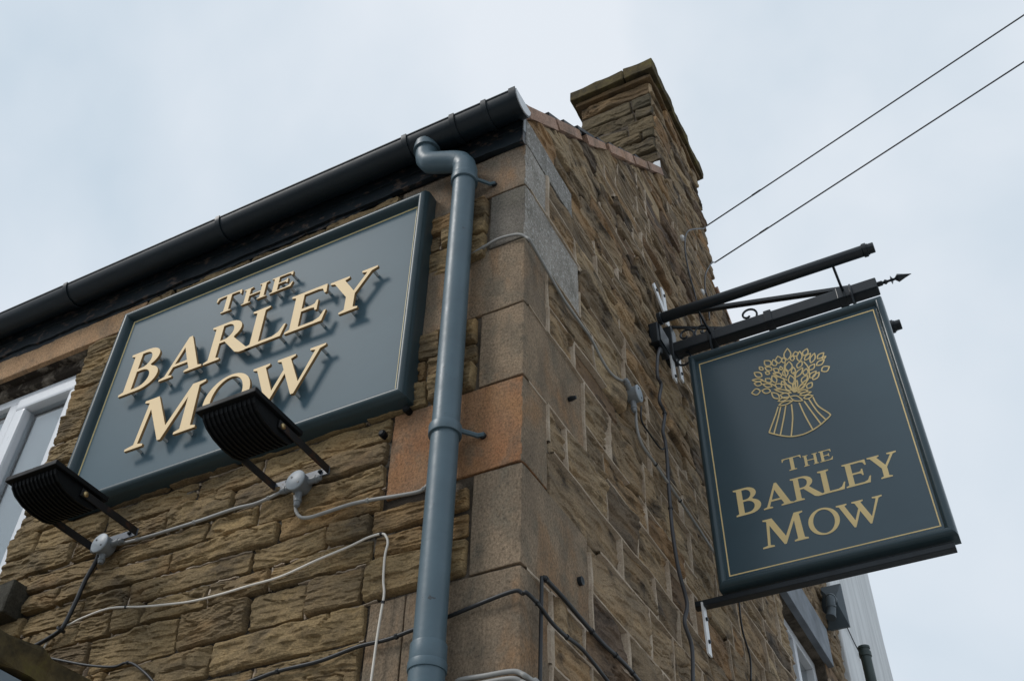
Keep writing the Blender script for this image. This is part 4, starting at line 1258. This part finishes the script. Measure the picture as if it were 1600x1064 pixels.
# overhead wires and their drops
def overhead(label, anchor, through, drop, r=0.0050):
    a, b = Vector(anchor), Vector(through)
    d = b - a
    pts = []
    L = 9.0
    for k in range(41):
        t_ = L * (k / 40) ** 1.6
        pts.append(a + d * t_ + Vector((0, 0, -0.03 * math.sin(math.pi * min(1, t_ / L)))))
    dd = [(0.037, y, z_) for y, z_ in drop]
    V, Fc = tube_geo([Vector(p) for p in catmull(dd, 5)][::-1] + pts, r, 6)
    o = tag(mobj('overhead_wire', V, Fc, M['cable_slate'], None, True), label, 'wire', 'overhead service wires')
    p1 = a + d * 0.16
    lathe('clamp', [(0.004, 0), (0.0065, 0.01), (0.0065, 0.07), (0.004, 0.08)], p1, d, M['cable_slate'], o, 8)
    q = Vector(dd[3])
    lathe('insulator', [(0.012, 0), (0.02, 0.01), (0.02, 0.022), (0.012, 0.03)], (0.0, q.y, q.z), (1, 0, 0), M['white_strap'], o, 10)
    return o
overhead('upper overhead wire leaving the gable just below the chimney cap', (0.03, 2.72, 7.28), (2.294, 2.17, 7.50), C_DROP1)
overhead('lower overhead wire leaving the gable above the sign bracket', (0.03, 2.80, 6.98), (2.189, 2.273, 7.20), C_DROP2)

# ------------------------------------------------------------------ hanging sign and its iron bracket
SY = 1.50
brk = thing('sign_bracket', 'black iron bracket with scrolls, arrow finial and white wall straps on the gable', 'bracket')
HX = 0.045
box('wall_plate', 0.0, 0.052, SY - 0.034, SY + 0.034, 4.985, 5.20, M['black_iron'], brk, 0.004)
bar = box('beam', 0.02, 1.022, SY - 0.031, SY + 0.031, 5.026, 5.086, M['black_iron'], brk, 0.005)
for xx in (0.24, 0.52, 0.86):
    box('beam_band', xx - 0.018, xx + 0.018, SY - 0.036, SY + 0.036, 5.058 - 0.034, 5.058 + 0.036, M['black_iron'], bar, 0.003)
lathe('finial', [(0.012, 0), (0.012, 0.02), (0.006, 0.026), (0.013, 0.036), (0.006, 0.046), (0.006, 0.058), (0.022, 0.062), (0.006, 0.07), (0.006, 0.078), (0.020, 0.092), (0.010, 0.12), (0.001, 0.150)], (1.022, SY, 5.066), (1, 0, 0), M['black_iron'], brk, 6)
def flat_bar(name, a, b, w, th, mat, parent, wdir=(0, 1, 0)):
    a, b = Vector(a), Vector(b)
    t_ = (b - a).normalized()
    wv = Vector(wdir)
    wv = (wv - t_ * wv.dot(t_)).normalized()
    hv = t_.cross(wv)
    V = [p + wv * sw * w / 2 + hv * sh * th / 2 for p in (a, b) for sw, sh in ((-1, -1), (1, -1), (1, 1), (-1, 1))]
    bm = bmesh.new()
    bv = [bm.verts.new(v) for v in V]
    for f_ in ((0, 1, 2, 3), (7, 6, 5, 4), (0, 4, 5, 1), (1, 5, 6, 2), (2, 6, 7, 3), (3, 7, 4, 0)):
        bm.faces.new([bv[i] for i in f_])
    return bm_obj(name, bm, mat, parent)
flat_bar('stay_bar', (0.012, SY, 5.315), (0.90, SY, 5.098), 0.024, 0.018, M['black_iron'], brk)
flat_bar('brace', (0.02, SY + 0.03, 5.255), (0.36, SY + 0.03, 5.10), 0.012, 0.012, M['black_iron'], brk)
def scroll(c, r0, turns, a0, dirn, name='scroll'):
    pts = []
    n = int(22 * turns)
    for k in range(n + 1):
        a = a0 + dirn * 2 * math.pi * turns * k / n
        rr = r0 * (1 - 0.78 * k / n)
        pts.append((c[0] + rr * math.cos(a), c[1], c[2] + rr * math.sin(a)))
    tube(name, pts, 0.0055, M['black_iron'], brk, 6)
scroll((0.425, SY, 5.135), 0.048, 1.0, -0.9, 1)
scroll((0.110, SY, 5.135), 0.050, 1.1, -1.4, 1)
scroll((0.200, SY, 5.130), 0.044, 1.1, 3.6, -1)
scroll((0.080, SY, 4.985), 0.050, 1.0, 1.2, -1)
scroll((0.110, SY + 0.06, 5.135), 0.050, 1.1, -1.4, 1)
# fish-tail wall straps
def strap(a, b, label=None):
    s = flat_bar('wall_strap', (0.036, a[0], a[1]), (0.036, b[0], b[1]), 0.046, 0.008, M['white_strap'], brk, (0, b[1] - a[1], -(b[0] - a[0])))
    p = Vector((0.040, a[0] + (b[0] - a[0]) * 0.18, a[1] + (b[1] - a[1]) * 0.18))
    lathe('bolt', [(0.008, 0), (0.008, 0.005), (0.004, 0.008)], p, (1, 0, 0), M['black_iron'], s, 8)
strap((1.31, 5.355), (1.475, 5.25))
strap((1.45, 5.445), (1.475, 5.20))
strap((1.485, 4.86), (1.475, 5.00))
strap((1.60, 4.95), (1.575, 5.17))
box('lower_bar', 0.0, 1.0, SY - 0.012, SY + 0.030, 3.688, 3.712, M['black_iron'], brk, 0.003)
s_ = flat_bar('wall_strap', (0.036, 1.50, 3.700), (0.036, 1.505, 3.485), 0.042, 0.007, M['white_strap'], brk, (0, 1, 0))
for zz in (3.54, 3.635):
    lathe('bolt', [(0.008, 0), (0.008, 0.005), (0.004, 0.008)], (0.040, 1.503, zz), (1, 0, 0), M['black_iron'], s_, 8)

sb = thing('switch_box', 'small black electrical box on the gable beside the sign bracket', 'junction box')
box('case', 0.0, 0.050, 1.265, 1.405, 4.93, 5.055, M['black_iron'], sb, 0.008)
box('cover', 0.0505, 0.056, 1.275, 1.395, 4.94, 5.045, M['black_iron'], sb, 0.003)
lathe('gland', [(0.014, 0), (0.014, 0.02), (0.010, 0.03)], (0.028, 1.32, 4.929), (0, 0, -1), M['black_iron'], sb, 10)

hs = thing('hanging_sign', 'tall dark slate hanging sign with gold wheatsheaf and THE BARLEY MOW', 'sign')
HX0, HX1, HZ0, HZ1 = 0.115, 1.022, 3.727, 4.962
TH = lambda u, v, d: (u, SY - d, v)
box('panel', HX0 + 0.008, HX1 - 0.008, SY - 0.024, SY + 0.024, HZ0 + 0.008, HZ1 - 0.008, M['panel_hang'], hs)
hp_ = [(0.0, -0.040), (0.0, 0.026), (0.002, 0.034)] + [(0.003 + 0.030 * (1 - math.cos(a)) / 2, 0.034 + 0.012 * math.sin(a)) for a in np.linspace(0.2, math.pi - 0.4, 8)] + [(0.036, 0.030), (0.038, 0.0245)]
moulding(hs, HX0, HX1, HZ0, HZ1, hp_, TH, M['frame_hang'], 'frame_side')
TH2 = lambda u, v, d: (u, SY + d, v)
moulding(hs, HX0, HX1, HZ0, HZ1, [(0.0, 0.039), (0.002, 0.044), (0.03, 0.044), (0.038, 0.0245)], TH2, M['frame_hang'], 'rear_frame_side')
gold_frame(hs, HX0 + 0.047, HX1 - 0.047, HZ0 + 0.050, HZ1 - 0.056, 0.0048, TH, 0.0252, 0.0235, M['gold_paint'])
def painted(ch, x0, x1, z0, cap):
    dl = 0.0005 if ch in 'LAO' else 0.0
    glyph(ch, x0, x1, z0, cap, TH, 0.0252 + dl, 0.0235, M['gold_paint'], None, hs)
painted('T', 0.450, 0.531, 4.190, 0.064)
painted('H', 0.536, 0.598, 4.190, 0.053)
painted('E', 0.603, 0.657, 4.190, 0.053)
painted('B', 0.228, 0.336, 4.036, 0.130)
painted('A', 0.343, 0.467, 4.036, 0.113)
painted('R', 0.468, 0.594, 4.037, 0.111)
painted('L', 0.581, 0.680, 4.038, 0.111)
painted('E', 0.680, 0.781, 4.039, 0.111)
painted('Y', 0.781, 0.896, 4.040, 0.112)
painted('M', 0.313, 0.496, 3.861, 0.129)
painted('O', 0.505, 0.627, 3.861, 0.117)
painted('W', 0.622, 0.800, 3.861, 0.110)
# wheatsheaf emblem: gold strokes
sheaf = bpy.data.objects.new('wheatsheaf', None)
link(sheaf, hs)
STROKE_N = [0]
def stroke(pts, w, closed, name):
    STROKE_N[0] += 1
    dz_ = 0.00003 * STROKE_N[0]
    pts = [Vector((p[0], p[1])) for p in pts]
    n = len(pts)
    V, Fc = [], []
    for i, p in enumerate(pts):
        if closed:
            t_ = (pts[(i + 1) % n] - pts[i - 1])
        else:
            t_ = pts[min(i + 1, n - 1)] - pts[max(i - 1, 0)]
        t_ = t_.normalized() if t_.length > 1e-7 else Vector((1, 0))
        q = Vector((-t_.y, t_.x)) * w / 2
        for s in (-1, 1):
            for d_ in (0.0252, 0.0238):
                V.append(TH(p.x + s * q.x, p.y + s * q.y, d_ + dz_))
    rng = range(n) if closed else range(n - 1)
    for i in rng:
        a, b = 4 * i, 4 * ((i + 1) % n)
        Fc += [(a, b, b + 2, a + 2), (a + 1, a, b, b + 1), (a + 2, a + 3, b + 3, b + 2)]
    bm = bmesh.new()
    bv = [bm.verts.new(v) for v in V]
    for f_ in Fc:
        bm.faces.new([bv[i] for i in f_])
    bm_obj(name, bm, M['gold_paint'], sheaf)
def leaf_loop(x0, z0, x1, z1, w, fat=1.0):
    w = w * 1.12
    a, b = Vector((x0, z0)), Vector((x1, z1))
    t_ = b - a
    q = Vector((-t_.y, t_.x)).normalized() * w / 2
    pts = []
    N = 9
    for k in range(N + 1):
        s = k / N
        pts.append(a + t_ * s + q * (math.sin(math.pi * s ** (0.85 * fat)) ** 1.05))
    for k in range(N - 1, 0, -1):
        s = k / N
        pts.append(a + t_ * s - q * (math.sin(math.pi * s ** (0.85 * fat)) ** 1.05))
    return pts
for l in LEAVES:
    stroke(leaf_loop(*l), 0.0058, True, 'grain')
for l in BANDS:
    stroke(leaf_loop(*l), 0.0056, True, 'band')
for l in SHEAF_LINES:
    stroke([p.to_2d() for p in catmull([(p[0], p[1], 0) for p in l], 6)], 0.0060, False, 'stalk')
for xx in (0.235, 0.905):
    hk = tube('hanger', [(xx, SY - 0.012, 4.955), (xx, SY - 0.036, 5.0), (xx, SY - 0.040, 5.06), (xx, SY - 0.02, 5.098), (xx, SY + 0.02, 5.098), (xx, SY + 0.040, 5.06), (xx, SY + 0.036, 5.0), (xx, SY + 0.012, 4.955)], 0.006, M['black_iron'], hs, 6)
    box('hanger_foot', xx - 0.03, xx + 0.03, SY - 0.018, SY + 0.018, 4.9625, 4.972, M['black_iron'], hs, 0.001)

def sign_lamp(y, z_, label):
    sl = thing('sign_lamp', label, 'lamp', group='strip lamps along the hanging sign')
    lathe('tube_housing', [(0.026, 0), (0.0265, 0.002), (0.0265, 0.965), (0.026, 0.967)], (0.070, y, z_), (1, 0, 0), M['black_iron'], sl, 20)
    lathe('end_cap', [(0.027, 0), (0.032, 0.003), (0.032, 0.020), (0.024, 0.022), (0.024, 0.050), (0.021, 0.052)], (1.010, y, z_), (1, 0, 0), M['black_iron'], sl, 20)
    lathe('end_cap', [(0.027, 0), (0.031, 0.003), (0.031, 0.02), (0.024, 0.022)], (0.0695, y, z_), (-1, 0, 0), M['black_iron'], sl, 20)
    sgn = 1 if y < SY else -1
    for xx in (0.24, 0.872):
        tube('support_rod', [(xx, y + sgn * 0.02, z_ - 0.012), (xx, SY - sgn * 0.032, 5.062)], 0.006, M['black_iron'], sl, 6)
    return sl
sign_lamp(1.285, 5.082, 'black strip lamp held out over the painted face of the hanging sign')
sign_lamp(1.735, 5.005, 'black strip lamp behind the hanging sign with only its end showing')

# ------------------------------------------------------------------ flue, neighbour, vent pipe
fl = thing('boiler_flue', 'blue-grey square flue guard with bent pipe at the far gable edge', 'flue')
fy = 4.42
V = [(0.0, fy, 4.985), (0.145, fy, 4.985), (0.145, fy, 5.30), (0.0, fy, 5.30)]
V += [(0.0, fy - 0.018, 4.985), (0.145, fy - 0.018, 4.985), (0.145, fy - 0.018, 5.30), (0.0, fy - 0.018, 5.30)]
V += [(0.06, fy - 0.07, 5.12), (0.11, fy - 0.07, 5.12), (0.11, fy - 0.07, 5.19), (0.06, fy - 0.07, 5.19)]
Fc = [(3, 2, 1, 0)] + [(a, (a + 1) % 4, 4 + (a + 1) % 4, 4 + a) for a in range(4)] + [(4 + a, 4 + (a + 1) % 4, 8 + (a + 1) % 4, 8 + a) for a in range(4)] + [(8, 9, 10, 11)]
mobj('guard', V, Fc, M['flue'], fl)
el = catmull([(0.085, fy - 0.06, 5.155), (0.082, fy - 0.115, 5.155), (0.078, fy - 0.14, 5.125), (0.070, fy - 0.142, 5.05), (0.060, fy - 0.160, 4.995)], 5)
tube('elbow', el, 0.029, M['flue'], fl, 16)
for i in (7, 13, 19):
    t_ = (el[i + 1] - el[i]).normalized() if i + 1 < len(el) else (el[i] - el[i - 1]).normalized()
    tube('elbow_collar', [el[i] - t_ * 0.007, el[i] + t_ * 0.007], 0.033, M['flue'], fl, 16)
box('wall_bracket', -0.005, 0.012, fy - 0.012, fy + 0.10, 5.08, 5.20, M['flue'], fl)

NBY = 7.05
nb = thing('neighbour_house', 'white rendered neighbouring house rising behind the gable and hanging sign', 'house')
rough_box('wall', -4.2, 0.02, 4.775, NBY, 0.0, 7.0, M['render'], nb, 0.010, 83)
slab('roof', 4.78, 7.01, 5.9, 7.5, 0.05, -4.2, 0.02, M['slate'], nb)
slab('roof', NBY, 7.01, 5.9, 7.5, 0.05, -4.2, 0.02, M['slate'], nb)
cable('thin dark cable slanting across the white rendered wall', [(0.03, 4.80, 5.32), (0.032, 5.0, 5.31), (0.032, 5.2, 5.27), (0.032, 5.45, 5.25), (0.032, 5.7, 5.24)], 0.004, M['cable_black'])
vp = thing('vent_pipe', 'dark green upright vent pipe in front of the white rendered wall', 'pipe')
tube('pipe', [(0.178, 4.56, 0.0), (0.178, 4.56, 4.90)], 0.034, M['vent'], vp, 20)
lathe('collar', [(0.034, 0), (0.040, 0.004), (0.040, 0.035), (0.034, 0.039)], (0.178, 4.56, 4.83), (0, 0, 1), M['vent'], vp, 20)
lathe('cap_ring', [(0.034, 0), (0.039, 0.003), (0.039, 0.018), (0.028, 0.02)], (0.178, 4.56, 4.885), (0, 0, 1), M['vent'], vp, 20)
box('holder', 0.0, 0.16, 4.545, 4.575, 4.30, 4.33, M['vent'], vp)

# small iron fixings left in the walls
for (x, z_), lb in (((-0.487, 3.655), 'dark iron peg in the joint left of the rust-red quoin'), ((-0.405, 3.725), 'dark iron peg above the rust-red quoin beside the downpipe')):
    pn = lathe('wall_peg', [(0.010, 0), (0.012, 0.015), (0.013, 0.03), (0.008, 0.036)], (x, 0.004, z_), (0, -1, 0), M['lamp_black'], None, 10)
    tag(pn, lb, 'peg', 'iron pegs in the front wall')
ey = lathe('wall_ring', [(0.010, 0), (0.014, 0.004), (0.014, 0.016), (0.008, 0.018)], (-0.002, 0.37, 3.21), (1, 0, 0), M['black_iron'], None, 12)
tag(ey, 'small black ring fixing in the long quoin above the diagonal cable', 'ring')
ey = lathe('wall_peg', [(0.008, 0), (0.010, 0.012), (0.006, 0.03)], (-0.002, 0.335, 3.885), (1, 0, 0), M['black_iron'], None, 8)
tag(ey, 'dark iron peg in the long gable quoin below the grey cable', 'peg')
